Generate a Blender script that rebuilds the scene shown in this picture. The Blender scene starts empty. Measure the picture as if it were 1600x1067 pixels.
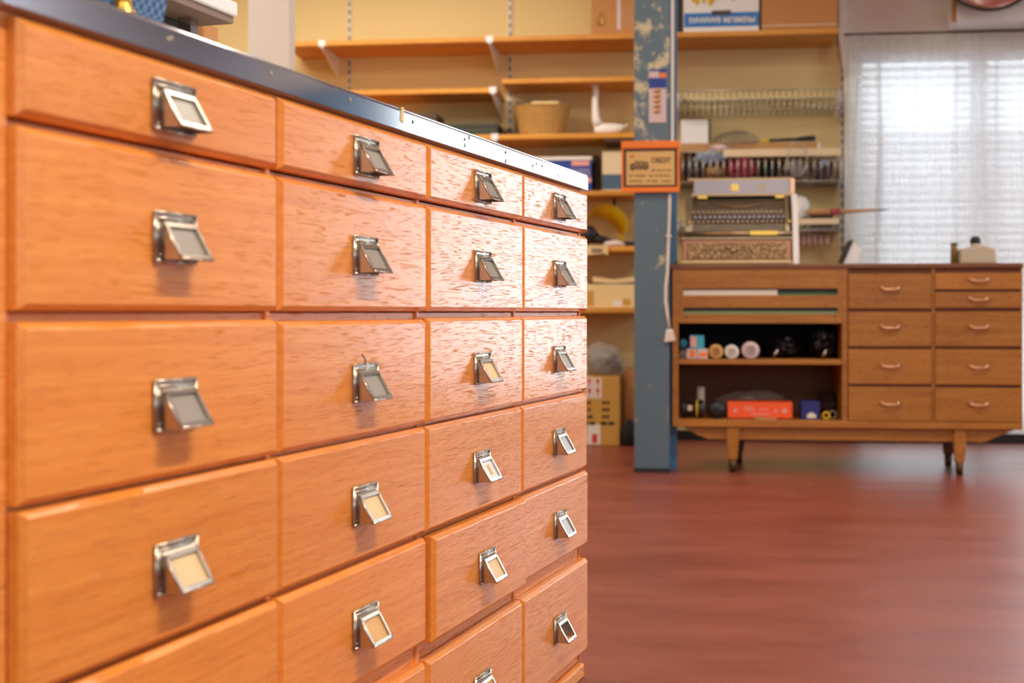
import bpy, bmesh, math, random
from mathutils import Vector, Matrix, noise
random.seed(7)
sc = bpy.context.scene
COL = sc.collection
PI = math.pi

# ------------------------------------------------------------------ camera figures (metres)
F = 2200.0            # focal length in pixels of a 1600 px wide frame
ZC = 0.73             # lens height
CX, CY = 800.0, 487.0
PHI = math.radians(7.05)      # the back wall turns a little towards the lens on the right
TH = math.atan(710.0 / F)     # direction of the drawer counter
YW = 8.15
CC = 0.739                    # distance lens - counter face


class Frame:
    """A right-handed local frame standing on the floor: x along, y into, z up."""
    def __init__(self, ox, oy, rot):
        self.ox, self.oy, self.rot = ox, oy, rot
        self.c, self.s = math.cos(rot), math.sin(rot)

    def world(self, p):
        return Vector((self.ox + p[0] * self.c - p[1] * self.s, self.oy + p[0] * self.s + p[1] * self.c, p[2]))

    def local(self, p):
        dx, dy = p[0] - self.ox, p[1] - self.oy
        return Vector((dx * self.c + dy * self.s, -dx * self.s + dy * self.c, p[2]))


FW = Frame(0, YW, -PHI)
FC = Frame(-CC * math.cos(TH), CC * math.sin(TH), PI / 2 - TH)


def at(frame, px, py, ly):
    """the point seen at (px, py) of the photograph on the plane y = ly of a frame"""
    k = (px - CX) / F
    # ray (s*k, s); local y = -(dx)*s_ + dy*c_
    a = -k * frame.s + frame.c
    b = frame.ox * frame.s - frame.oy * frame.c
    s = (ly - b) / a
    p = frame.local((s * k, s, 0))
    return Vector((p.x, ly, ZC + (CY - py) * s / F))


def w(px, py, off):
    return at(FW, px, py, -off)


# ------------------------------------------------------------------ mesh builder
class MB:
    def __init__(self):
        self.v, self.f, self.sm = [], [], []

    def add(self, vs, fs, smooth=False):
        o = len(self.v)
        self.v += [tuple(p) for p in vs]
        for q in fs:
            self.f.append(tuple(i + o for i in q))
            self.sm.append(smooth)
        return self

    def box(self, x0, x1, y0, y1, z0, z1):
        if x1 < x0: x0, x1 = x1, x0
        if y1 < y0: y0, y1 = y1, y0
        if z1 < z0: z0, z1 = z1, z0
        vs = [(x0, y0, z0), (x1, y0, z0), (x1, y1, z0), (x0, y1, z0), (x0, y0, z1), (x1, y0, z1), (x1, y1, z1), (x0, y1, z1)]
        return self.add(vs, [(0, 3, 2, 1), (4, 5, 6, 7), (0, 1, 5, 4), (1, 2, 6, 5), (2, 3, 7, 6), (3, 0, 4, 7)])

    def obox(self, c, ux, uy, uz, hx, hy, hz):
        """box by centre, three unit axes and half sizes"""
        c, ux, uy, uz = Vector(c), Vector(ux).normalized(), Vector(uy).normalized(), Vector(uz).normalized()
        vs = [c + ux * hx * i + uy * hy * j + uz * hz * k for k in (-1, 1) for (i, j) in ((-1, -1), (1, -1), (1, 1), (-1, 1))]
        return self.add(vs, [(0, 3, 2, 1), (4, 5, 6, 7), (0, 1, 5, 4), (1, 2, 6, 5), (2, 3, 7, 6), (3, 0, 4, 7)])

    def prism_x(self, pts, x0, x1):
        """polygon in (y, z) pulled along x"""
        n = len(pts)
        vs = [(x0, y, z) for y, z in pts] + [(x1, y, z) for y, z in pts]
        fs = [tuple(range(n)), tuple(range(2 * n - 1, n - 1, -1))]
        fs += [(i, i + n, (i + 1) % n + n, (i + 1) % n) for i in range(n)]
        return self.add(vs, fs)

    def prism_y(self, pts, y0, y1):
        """polygon in (x, z) pulled along y"""
        n = len(pts)
        vs = [(x, y0, z) for x, z in pts] + [(x, y1, z) for x, z in pts]
        fs = [tuple(range(n)), tuple(range(2 * n - 1, n - 1, -1))]
        fs += [(i, i + n, (i + 1) % n + n, (i + 1) % n) for i in range(n)]
        return self.add(vs, fs)

    def cyl(self, a, b, r0, r1=None, n=16, smooth=True):
        r1 = r0 if r1 is None else r1
        a, b = Vector(a), Vector(b)
        d = (b - a).normalized()
        u = d.orthogonal().normalized()
        v = d.cross(u)
        vs = []
        for c, r in ((a, r0), (b, r1)):
            vs += [c + u * r * math.cos(2 * PI * i / n) + v * r * math.sin(2 * PI * i / n) for i in range(n)]
        o = len(self.v)
        self.add(vs, [(i, (i + 1) % n, (i + 1) % n + n, i + n) for i in range(n)], smooth)
        self.f.append(tuple(o + i for i in range(n - 1, -1, -1))); self.sm.append(False)
        self.f.append(tuple(o + n + i for i in range(n))); self.sm.append(False)
        return self

    def tube(self, pts, r, n=8, closed=False):
        pts = [Vector(p) for p in pts]
        m = len(pts)
        rings, up = [], None
        for i, p in enumerate(pts):
            q0 = pts[i - 1] if (i or closed) else p
            q1 = pts[(i + 1) % m] if (i < m - 1 or closed) else p
            d = (q1 - q0).normalized()
            if up is None:
                up = d.orthogonal().normalized()
            u = (up - d * up.dot(d))
            u = u.normalized() if u.length > 1e-6 else d.orthogonal().normalized()
            up = u
            v = d.cross(u)
            rr = r[i] if isinstance(r, (list, tuple)) else r
            rings.append([p + u * rr * math.cos(2 * PI * k / n) + v * rr * math.sin(2 * PI * k / n) for k in range(n)])
        vs = [p for g in rings for p in g]
        fs = []
        for i in range(m if closed else m - 1):
            j = (i + 1) % m
            fs += [(i * n + k, i * n + (k + 1) % n, j * n + (k + 1) % n, j * n + k) for k in range(n)]
        o = len(self.v)
        self.add(vs, fs, True)
        if not closed:
            self.f.append(tuple(o + k for k in range(n - 1, -1, -1))); self.sm.append(False)
            self.f.append(tuple(o + (m - 1) * n + k for k in range(n))); self.sm.append(False)
        return self

    def lathe(self, prof, c, n=24, axis='z', sx=1.0, sy=1.0):
        """profile of (radius, height) turned about an axis through c; caps where r>0"""
        c = Vector(c)
        vs, m = [], len(prof)
        for r, h in prof:
            for k in range(n):
                a = 2 * PI * k / n
                x, y = r * math.cos(a) * sx, r * math.sin(a) * sy
                if axis == 'z': q = Vector((x, y, h))
                elif axis == 'y': q = Vector((x, h, y))
                else: q = Vector((h, x, y))
                vs.append(c + q)
        fs = []
        for i in range(m - 1):
            fs += [(i * n + k, i * n + (k + 1) % n, (i + 1) * n + (k + 1) % n, (i + 1) * n + k) for k in range(n)]
        o = len(self.v)
        self.add(vs, fs, True)
        if prof[0][0] > 1e-5:
            self.f.append(tuple(o + k for k in range(n - 1, -1, -1))); self.sm.append(False)
        if prof[-1][0] > 1e-5:
            self.f.append(tuple(o + (m - 1) * n + k for k in range(n))); self.sm.append(False)
        return self

    def blob(self, c, rx, ry, rz, amp=0.15, freq=2.0, seed=0, sub=4, flat=True):
        bm = bmesh.new()
        bmesh.ops.create_icosphere(bm, subdivisions=sub, radius=1.0)
        c = Vector(c)
        vs = []
        for v in bm.verts:
            d = v.co.normalized()
            k = 1 + amp * noise.noise(d * freq + Vector((seed * 7.3, seed * 3.1, 1))) + amp * 0.5 * noise.noise(d * freq * 2.7 + Vector((seed, 5, seed)))
            p = d * k
            z = p.z
            if flat and z < -0.55: z = -0.55 - (z + 0.55) * 0.0
            vs.append(c + Vector((p.x * rx, p.y * ry, z * rz)))
        bm.verts.ensure_lookup_table()
        fs = [tuple(v.index for v in f.verts) for f in bm.faces]
        bm.free()
        return self.add(vs, fs, True)

    def text(self, s, x, y, z, size, width=None, ud=False, depth=0.0006, align='CENTER'):
        """raised lettering facing -y; (x, z) is the centre of the line"""
        cu = bpy.data.curves.new('lettering', 'FONT')
        cu.body = s; cu.size = 1.0; cu.extrude = 0.0; cu.offset = 0.025; cu.align_x = 'CENTER'; cu.align_y = 'CENTER'
        ob = bpy.data.objects.new('lettering', cu)
        COL.objects.link(ob)
        dg = bpy.context.evaluated_depsgraph_get()
        me = bpy.data.meshes.new_from_object(ob.evaluated_get(dg))
        bpy.data.objects.remove(ob); bpy.data.curves.remove(cu)
        xs = [v.co.x for v in me.vertices]; ys = [v.co.y for v in me.vertices]
        if xs:
            kx = size if width is None else width / max(1e-6, max(xs) - min(xs))
            cy = (max(ys) + min(ys)) / 2; cx = (max(xs) + min(xs)) / 2
            ky = size / max(1e-6, max(ys) - min(ys))
            sgn = -1 if ud else 1
            vs = [(x + sgn * (v.co.x - cx) * kx, y, z + sgn * (v.co.y - cy) * ky) for v in me.vertices]
            self.add(vs, [tuple(p.vertices) for p in me.polygons])
        bpy.data.meshes.remove(me)
        return self


ROOT = {}


def link_mesh(name, mb, mat, o, bevel=0.0, segs=2):
    me = bpy.data.meshes.new(name)
    me.from_pydata([(x - o[0], y - o[1], z - o[2]) for x, y, z in mb.v], [], mb.f)
    me.polygons.foreach_set('use_smooth', mb.sm)
    bm = bmesh.new(); bm.from_mesh(me)
    bmesh.ops.recalc_face_normals(bm, faces=bm.faces)
    bm.to_mesh(me); bm.free()
    me.materials.append(mat)
    ob = bpy.data.objects.new(name, me)
    COL.objects.link(ob)
    if bevel:
        b = ob.modifiers.new('bevel', 'BEVEL'); b.width = bevel; b.segments = segs
        b.limit_method = 'ANGLE'; b.angle_limit = math.radians(40)
    return ob


def tag(o, label, cat, group=None):
    o['label'] = label; o['category'] = cat
    if group: o['group'] = group
    return o


def thing(frame, name, label, cat, o, group=None):
    e = bpy.data.objects.new(name, None)
    e.empty_display_size = 0.05
    COL.objects.link(e)
    e.location = frame.world(o); e.rotation_euler = (0, 0, frame.rot)
    ROOT[e.name] = (frame, Vector(o))
    return tag(e, label, cat, group)


def part(name, mb, mat, parent, label=None, bevel=0.0, segs=2):
    fr, o = ROOT[parent.name]
    ob = link_mesh(name, mb, mat, o, bevel, segs)
    ob.parent = parent
    ROOT[ob.name] = (fr, o)
    if label: ob['label'] = label
    return ob


def solo(frame, name, mb, mat, label, cat, group=None, bevel=0.0, segs=2):
    xs = [p[0] for p in mb.v]; ys = [p[1] for p in mb.v]; zs = [p[2] for p in mb.v]
    o = Vector(((min(xs) + max(xs)) / 2, (min(ys) + max(ys)) / 2, min(zs)))
    ob = link_mesh(name, mb, mat, o, bevel, segs)
    ob.location = frame.world(o); ob.rotation_euler = (0, 0, frame.rot)
    ROOT[ob.name] = (frame, o)
    return tag(ob, label, cat, group)


def struct(frame, name, mb, mat, bevel=0.0, parent=None):
    if parent is not None:
        ob = part(name, mb, mat, parent, bevel=bevel)
    else:
        xs = [p[0] for p in mb.v]; ys = [p[1] for p in mb.v]; zs = [p[2] for p in mb.v]
        o = Vector(((min(xs) + max(xs)) / 2, (min(ys) + max(ys)) / 2, min(zs)))
        ob = link_mesh(name, mb, mat, o, bevel)
        ob.location = frame.world(o); ob.rotation_euler = (0, 0, frame.rot)
        ROOT[ob.name] = (frame, o)
        ob['kind'] = 'structure'
    return ob


# ------------------------------------------------------------------ materials
def srgb(r, g, b):
    f = lambda c: (c / 255 / 12.92) if c / 255 <= 0.04045 else ((c / 255 + 0.055) / 1.055) ** 2.4
    return (f(r), f(g), f(b), 1.0)


def new_mat(name):
    m = bpy.data.materials.new(name); m.use_nodes = True
    nt = m.node_tree
    b = nt.nodes['Principled BSDF']
    return m, nt, b


def L(nt, a, b):
    nt.links.new(a, b)


def node(nt, t, **kw):
    n = nt.nodes.new(t)
    for k, v in kw.items():
        if k in n.inputs: n.inputs[k].default_value = v
        else: setattr(n, k, v)
    return n


def plain(name, col, rough=0.5, metal=0.0, spec=0.5, var=0.12, scale=6.0, bump=0.0, bscale=60.0, **kw):
    """a surface with a slight natural unevenness of tone"""
    m, nt, b = new_mat(name)
    c = srgb(*col)
    tc = node(nt, 'ShaderNodeTexCoord')
    n = node(nt, 'ShaderNodeTexNoise', Scale=scale, Detail=4.0)
    L(nt, tc.outputs['Object'], n.inputs['Vector'])
    mx = node(nt, 'ShaderNodeMix', data_type='RGBA')
    mx.inputs[6].default_value = tuple(x * (1 - var) for x in c[:3]) + (1,)
    mx.inputs[7].default_value = tuple(min(1, x * (1 + var)) for x in c[:3]) + (1,)
    L(nt, n.outputs['Fac'], mx.inputs[0]); L(nt, mx.outputs[2], b.inputs['Base Color'])
    b.inputs['Roughness'].default_value = rough
    b.inputs['Metallic'].default_value = metal
    b.inputs['Specular IOR Level'].default_value = spec
    for k, v in kw.items():
        b.inputs[k].default_value = v
    if bump:
        n2 = node(nt, 'ShaderNodeTexNoise', Scale=bscale, Detail=3.0)
        L(nt, tc.outputs['Object'], n2.inputs['Vector'])
        bp = node(nt, 'ShaderNodeBump', Strength=bump, Distance=0.004)
        L(nt, n2.outputs['Fac'], bp.inputs['Height']); L(nt, bp.outputs['Normal'], b.inputs['Normal'])
    return m


def wood(name, light, dark, rough=0.3, pores=0.6, bump=0.25, gx=2.0, gz=60.0, axis='x', spec=0.5, tone=0.12):
    """varnished oak: drawn-out grain, wandering figure and short open pores"""
    m, nt, b = new_mat(name)
    tc = node(nt, 'ShaderNodeTexCoord')
    oi = node(nt, 'ShaderNodeObjectInfo')
    off = node(nt, 'ShaderNodeVectorMath', operation='SCALE')
    cmb = node(nt, 'ShaderNodeCombineXYZ')
    L(nt, oi.outputs['Random'], cmb.inputs[0]); L(nt, oi.outputs['Random'], cmb.inputs[2]); L(nt, oi.outputs['Random'], cmb.inputs[1])
    L(nt, cmb.outputs[0], off.inputs[0]); off.inputs['Scale'].default_value = 13.0
    addv = node(nt, 'ShaderNodeVectorMath', operation='ADD')
    L(nt, tc.outputs['Object'], addv.inputs[0]); L(nt, off.outputs[0], addv.inputs[1])
    # slow wander of the grain
    wn = node(nt, 'ShaderNodeTexNoise', Scale=5.0, Detail=2.0)
    L(nt, addv.outputs[0], wn.inputs['Vector'])
    wsc = node(nt, 'ShaderNodeVectorMath', operation='SCALE'); wsc.inputs['Scale'].default_value = 0.014
    L(nt, wn.outputs['Color'], wsc.inputs[0])
    add2 = node(nt, 'ShaderNodeVectorMath', operation='ADD')
    L(nt, addv.outputs[0], add2.inputs[0]); L(nt, wsc.outputs[0], add2.inputs[1])
    mp = node(nt, 'ShaderNodeMapping')
    mp.inputs['Scale'].default_value = (gx, gz, gz) if axis == 'x' else (gz, gz, gx)
    L(nt, add2.outputs[0], mp.inputs['Vector'])
    g = node(nt, 'ShaderNodeTexNoise', Scale=1.0, Detail=5.0, Roughness=0.6)
    L(nt, mp.outputs[0], g.inputs['Vector'])
    # pores: short dashes
    mp2 = node(nt, 'ShaderNodeMapping')
    s2 = (gx * 14, gz * 6.5, gz * 6.5)
    mp2.inputs['Scale'].default_value = s2 if axis == 'x' else (s2[1], s2[1], s2[0])
    L(nt, add2.outputs[0], mp2.inputs['Vector'])
    p = node(nt, 'ShaderNodeTexNoise', Scale=1.0, Detail=2.0)
    L(nt, mp2.outputs[0], p.inputs['Vector'])
    pr = node(nt, 'ShaderNodeValToRGB')
    pr.color_ramp.elements[0].position = 0.34; pr.color_ramp.elements[0].color = (0, 0, 0, 1)
    pr.color_ramp.elements[1].position = 0.41; pr.color_ramp.elements[1].color = (1, 1, 1, 1)
    L(nt, p.outputs['Fac'], pr.inputs[0])
    cr = node(nt, 'ShaderNodeValToRGB')
    cr.color_ramp.elements[0].position = 0.3; cr.color_ramp.elements[0].color = srgb(*dark)
    cr.color_ramp.elements[1].position = 0.68; cr.color_ramp.elements[1].color = srgb(*light)
    L(nt, g.outputs['Fac'], cr.inputs[0])
    mul = node(nt, 'ShaderNodeMix', data_type='RGBA', blend_type='MULTIPLY')
    mul.inputs[0].default_value = pores
    L(nt, cr.outputs[0], mul.inputs[6])
    pc = node(nt, 'ShaderNodeMix', data_type='RGBA')
    pc.inputs[6].default_value = (0.42, 0.3, 0.22, 1); pc.inputs[7].default_value = (1, 1, 1, 1)
    L(nt, pr.outputs[0], pc.inputs[0]); L(nt, pc.outputs[2], mul.inputs[7])
    # each board has its own tone
    mr = node(nt, 'ShaderNodeMapRange'); mr.inputs[3].default_value = 1 - tone; mr.inputs[4].default_value = 1 + tone
    L(nt, oi.outputs['Random'], mr.inputs[0])
    hsv = node(nt, 'ShaderNodeHueSaturation')
    L(nt, mr.outputs[0], hsv.inputs['Value']); L(nt, mul.outputs[2], hsv.inputs['Color'])
    L(nt, hsv.outputs[0], b.inputs['Base Color'])
    b.inputs['Roughness'].default_value = rough
    sm = node(nt, 'ShaderNodeMath', operation='MULTIPLY_ADD')      # the varnish sinks into the pores
    L(nt, pr.outputs[0], sm.inputs[0]); sm.inputs[1].default_value = spec * 0.95; sm.inputs[2].default_value = spec * 0.05
    L(nt, sm.outputs[0], b.inputs['Specular IOR Level'])
    hs = node(nt, 'ShaderNodeMath', operation='MULTIPLY_ADD')
    L(nt, pr.outputs[0], hs.inputs[0]); hs.inputs[1].default_value = 0.6
    gs = node(nt, 'ShaderNodeMath', operation='MULTIPLY'); gs.inputs[1].default_value = 0.22
    L(nt, g.outputs['Fac'], gs.inputs[0]); L(nt, gs.outputs[0], hs.inputs[2])
    bp = node(nt, 'ShaderNodeBump', Strength=bump, Distance=0.0012)
    L(nt, hs.outputs[0], bp.inputs['Height']); L(nt, bp.outputs['Normal'], b.inputs['Normal'])
    return m


M = {}
M['oak'] = wood('orange varnished oak', (240, 154, 64), (224, 132, 46), rough=0.25, pores=0.32, bump=0.5, gx=1.6, gz=120.0, spec=0.65, tone=0.05)
M['oak_rail'] = wood('oak of the carcass', (234, 158, 84), (210, 128, 58), rough=0.4, pores=0.4, bump=0.2)
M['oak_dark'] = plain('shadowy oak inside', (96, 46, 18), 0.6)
M['cab'] = wood('golden teak veneer', (180, 118, 42), (156, 96, 28), rough=0.42, pores=0.25, bump=0.05, gx=3, gz=40)
M['cab_top'] = wood('brown teak top', (136, 84, 46), (112, 66, 34), rough=0.4, pores=0.25, bump=0.05, gx=3, gz=40)
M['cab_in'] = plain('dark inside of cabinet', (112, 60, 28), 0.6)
M['shelf'] = wood('honey pine shelf', (222, 160, 62), (196, 130, 40), rough=0.5, pores=0.15, bump=0.05, gx=2, gz=30)
M['steel'] = plain('polished steel', (196, 198, 204), 0.10, 1.0, var=0.04, scale=3)
M['nickel'] = plain('worn nickel', (190, 180, 166), 0.25, 1.0, var=0.06, scale=30)
M['chrome'] = plain('bright wire', (176, 172, 160), 0.35, 0.8)
M['brass'] = plain('brass', (190, 150, 70), 0.3, 1.0)
M['copper'] = plain('pale copper', (226, 176, 140), 0.3, 0.7)
M['floor'] = None
M['cream'] = plain('cream painted wall', (230, 210, 152), 0.8, var=0.04, scale=1.2)
M['white_wall'] = plain('off white painted wall', (222, 214, 203), 0.75, var=0.03, scale=1.5)
M['ceiling'] = plain('white ceiling paint', (238, 232, 220), 0.9, var=0.03)
M['grey_wall'] = plain('blue grey painted wall', (196, 204, 216), 0.75, var=0.03)
M['white'] = plain('white paint', (232, 232, 232), 0.5, var=0.04)
M['white_gloss'] = plain('white glazed ceramic', (240, 238, 236), 0.25, var=0.03)
M['plastic_white'] = plain('warm white plastic', (228, 218, 206), 0.4, var=0.03)
M['black'] = plain('black plastic', (22, 22, 26), 0.4)
M['black_cloth'] = plain('black cloth', (20, 20, 24), 0.9, bump=0.3)
M['ink'] = plain('dark brown ink', (56, 40, 28), 0.7, var=0.02)
M['red_ink'] = plain('red print', (206, 52, 36), 0.6, var=0.05)
M['paper'] = plain('white paper', (232, 228, 220), 0.8, var=0.04)
M['kraft'] = plain('kraft paper', (222, 184, 120), 0.8, var=0.06)
M['card'] = plain('brown cardboard', (190, 136, 82), 0.8, var=0.07, scale=4)
M['card_yellow'] = plain('yellowish cardboard', (200, 156, 74), 0.8, var=0.07, scale=4)
M['orange'] = plain('orange plastic', (244, 126, 18), 0.4, var=0.05)
M['orange_red'] = plain('orange red card', (250, 92, 36), 0.45, var=0.05)
M['blue'] = plain('blue print', (30, 118, 196), 0.5, var=0.05)
M['deep_blue'] = plain('deep blue card', (26, 62, 150), 0.5, var=0.08)
M['navy'] = plain('navy card', (34, 40, 120), 0.5, var=0.08)
M['steel_blue_box'] = plain('slate blue card', (70, 96, 124), 0.6, var=0.08)
M['yellow'] = plain('yellow plastic', (242, 204, 30), 0.4, var=0.06)
M['green'] = plain('green print', (60, 110, 60), 0.5)
M['cyan'] = plain('turquoise card', (60, 170, 200), 0.5, var=0.1)
M['pink'] = plain('pink print', (230, 160, 150), 0.6)
M['lilac'] = plain('pale lilac card', (216, 196, 196), 0.6)
M['wicker'] = None
M['brown_box'] = plain('dark brown leatherette', (72, 58, 44), 0.6, var=0.15)
M['green_box'] = plain('dark green metal box', (52, 58, 46), 0.5, var=0.1)
M['tan_board'] = plain('tan board', (186, 140, 92), 0.7)
M['burgundy'] = plain('burgundy cloth', (170, 60, 86), 0.8, bump=0.4, bscale=30)
M['grey_cloth'] = plain('grey cloth', (150, 142, 146), 0.8, bump=0.4, bscale=30)
M['slate_cloth'] = plain('dark slate cloth', (96, 90, 102), 0.8, bump=0.4, bscale=30)
M['blue_cloth'] = plain('dusty blue cloth', (150, 172, 204), 0.8, bump=0.4, bscale=30)
M['taupe'] = plain('taupe cloth', (134, 116, 106), 0.85, bump=0.5, bscale=25)
M['bag_cloth'] = plain('grey brown cloth', (100, 90, 88), 0.85, bump=0.5, bscale=25)
M['jar'] = plain('rosy glass', (196, 160, 140), 0.15, var=0.05)
M['khaki_plastic'] = plain('milky beige plastic', (196, 182, 158), 0.4, var=0.06)
M['bottle_brown'] = plain('brown bottle', (142, 112, 62), 0.35)
M['gold'] = plain('gold paint', (236, 200, 96), 0.35, 0.6)
M['lavender_metal'] = plain('silvery plate', (176, 174, 184), 0.45, 0.4, var=0.05)
M['roller_tan'] = plain('tan cork', (214, 164, 100), 0.7)
M['skirting'] = plain('black skirting', (20, 18, 20), 0.5)
M['cream_box'] = plain('cream card', (232, 206, 150), 0.7, var=0.06)
M['old_brass'] = plain('blackened brass', (86, 66, 36), 0.4, 0.6, var=0.3, scale=40)
M['till_copper'] = plain('brown copper', (178, 130, 98), 0.35, 0.6, var=0.15, scale=25)
M['till_dark'] = plain('dark nickel plate', (132, 122, 104), 0.3, 0.7, var=0.2, scale=35, bump=0.25, bscale=90)
M['iron'] = plain('dark iron', (44, 42, 44), 0.5)
M['till'] = plain('yellowed nickel', (176, 150, 112), 0.35, 0.8, var=0.15, scale=20)
M['glassy_paper'] = plain('ivory board', (226, 206, 170), 0.7)


def mat_floor():
    m, nt, b = new_mat('worn red linoleum')
    tc = node(nt, 'ShaderNodeTexCoord')
    mp = node(nt, 'ShaderNodeMapping'); mp.inputs['Scale'].default_value = (1.1, 2.6, 1)
    L(nt, tc.outputs['Object'], mp.inputs['Vector'])
    n = node(nt, 'ShaderNodeTexNoise', Scale=1.6, Detail=6.0, Roughness=0.62)
    L(nt, mp.outputs[0], n.inputs['Vector'])
    cr = node(nt, 'ShaderNodeValToRGB')
    cr.color_ramp.elements[0].position = 0.3; cr.color_ramp.elements[0].color = srgb(113, 46, 31)
    cr.color_ramp.elements[1].position = 0.75; cr.color_ramp.elements[1].color = srgb(140, 68, 50)
    L(nt, n.outputs['Fac'], cr.inputs[0])
    n2 = node(nt, 'ShaderNodeTexNoise', Scale=420.0, Detail=2.0)
    L(nt, tc.outputs['Object'], n2.inputs['Vector'])
    mx = node(nt, 'ShaderNodeMix', data_type='RGBA', blend_type='OVERLAY'); mx.inputs[0].default_value = 0.35
    L(nt, cr.outputs[0], mx.inputs[6]); L(nt, n2.outputs['Fac'], mx.inputs[7])
    L(nt, mx.outputs[2], b.inputs['Base Color'])
    rr = node(nt, 'ShaderNodeMapRange'); rr.inputs[3].default_value = 0.25; rr.inputs[4].default_value = 0.5
    L(nt, n.outputs['Fac'], rr.inputs[0]); L(nt, rr.outputs[0], b.inputs['Roughness'])
    n3 = node(nt, 'ShaderNodeTexNoise', Scale=2.2, Detail=2.0)
    mp3 = node(nt, 'ShaderNodeMapping'); mp3.inputs['Scale'].default_value = (0.6, 2.0, 1)
    L(nt, tc.outputs['Object'], mp3.inputs['Vector']); L(nt, mp3.outputs[0], n3.inputs['Vector'])
    bp = node(nt, 'ShaderNodeBump', Strength=0.42, Distance=0.02)
    L(nt, n3.outputs['Fac'], bp.inputs['Height']); L(nt, bp.outputs['Normal'], b.inputs['Normal'])
    b.inputs['Specular IOR Level'].default_value = 0.95
    return m


def mat_column():
    m, nt, b = new_mat('chipped grey blue paint')
    tc = node(nt, 'ShaderNodeTexCoord')
    n = node(nt, 'ShaderNodeTexNoise', Scale=9.0, Detail=7.0, Roughness=0.7)
    L(nt, tc.outputs['Object'], n.inputs['Vector'])
    # the paint is chipped most at the height of a hand and along the edges
    sep = node(nt, 'ShaderNodeSeparateXYZ'); L(nt, tc.outputs['Object'], sep.inputs[0])
    d = node(nt, 'ShaderNodeMath', operation='SUBTRACT'); L(nt, sep.outputs[2], d.inputs[0]); d.inputs[1].default_value = 1.86
    ab = node(nt, 'ShaderNodeMath', operation='ABSOLUTE'); L(nt, d.outputs[0], ab.inputs[0])
    mr = node(nt, 'ShaderNodeMapRange'); mr.inputs[1].default_value = 0.0; mr.inputs[2].default_value = 0.75
    mr.inputs[3].default_value = 0.11; mr.inputs[4].default_value = 0.0
    L(nt, ab.outputs[0], mr.inputs[0])
    ad = node(nt, 'ShaderNodeMath', operation='ADD'); L(nt, n.outputs['Fac'], ad.inputs[0]); L(nt, mr.outputs[0], ad.inputs[1])
    cr = node(nt, 'ShaderNodeValToRGB')
    cr.color_ramp.elements[0].position = 0.60; cr.color_ramp.elements[0].color = srgb(88, 112, 126)
    cr.color_ramp.elements[1].position = 0.68; cr.color_ramp.elements[1].color = srgb(206, 196, 160)
    L(nt, ad.outputs[0], cr.inputs[0]); L(nt, cr.outputs[0], b.inputs['Base Color'])
    b.inputs['Roughness'].default_value = 0.35
    return m


def mat_wicker():
    m, nt, b = new_mat('woven wicker')
    tc = node(nt, 'ShaderNodeTexCoord')
    wv = node(nt, 'ShaderNodeTexWave', wave_type='BANDS', bands_direction='Z'); wv.inputs['Scale'].default_value = 19
    wv.inputs['Distortion'].default_value = 2.0; wv.inputs['Detail Scale'].default_value = 8
    L(nt, tc.outputs['Object'], wv.inputs['Vector'])
    cr = node(nt, 'ShaderNodeValToRGB')
    cr.color_ramp.elements[0].color = srgb(120, 74, 22); cr.color_ramp.elements[1].color = srgb(236, 184, 100)
    L(nt, wv.outputs['Fac'], cr.inputs[0]); L(nt, cr.outputs[0], b.inputs['Base Color'])
    bp = node(nt, 'ShaderNodeBump', Strength=0.8, Distance=0.006)
    L(nt, wv.outputs['Fac'], bp.inputs['Height']); L(nt, bp.outputs['Normal'], b.inputs['Normal'])
    b.inputs['Roughness'].default_value = 0.6
    return m


def mat_lace(name, seed):
    m, nt, b = new_mat(name)
    nt.nodes.remove(b)
    out = nt.nodes['Material Output']
    tc = node(nt, 'ShaderNodeTexCoord')
    df = node(nt, 'ShaderNodeBsdfDiffuse'); df.inputs['Color'].default_value = srgb(236, 237, 240)
    tl = node(nt, 'ShaderNodeBsdfTranslucent'); tl.inputs['Color'].default_value = srgb(236, 238, 242)
    mx = node(nt, 'ShaderNodeMixShader'); mx.inputs[0].default_value = 0.55
    L(nt, df.outputs[0], mx.inputs[1]); L(nt, tl.outputs[0], mx.inputs[2])
    tp = node(nt, 'ShaderNodeBsdfTransparent')
    # woven repeat of thin and dense bands
    br = node(nt, 'ShaderNodeTexBrick')
    br.inputs['Scale'].default_value = 1.0; br.inputs['Brick Width'].default_value = 0.09; br.inputs['Row Height'].default_value = 0.05
    br.inputs['Mortar Size'].default_value = 0.012; br.inputs['Mortar Smooth'].default_value = 1.0
    sp = node(nt, 'ShaderNodeSeparateXYZ'); cb = node(nt, 'ShaderNodeCombineXYZ')
    L(nt, tc.outputs['Object'], sp.inputs[0]); L(nt, sp.outputs[0], cb.inputs[0]); L(nt, sp.outputs[2], cb.inputs[1])
    L(nt, cb.outputs[0], br.inputs['Vector'])
    mr = node(nt, 'ShaderNodeMapRange'); mr.inputs[3].default_value = 0.78; mr.inputs[4].default_value = 0.84
    L(nt, br.outputs['Fac'], mr.inputs[0])
    mx2 = node(nt, 'ShaderNodeMixShader')
    L(nt, mr.outputs[0], mx2.inputs[0]); L(nt, tp.outputs[0], mx2.inputs[1]); L(nt, mx.outputs[0], mx2.inputs[2])
    L(nt, mx2.outputs[0], out.inputs['Surface'])
    return m


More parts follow.
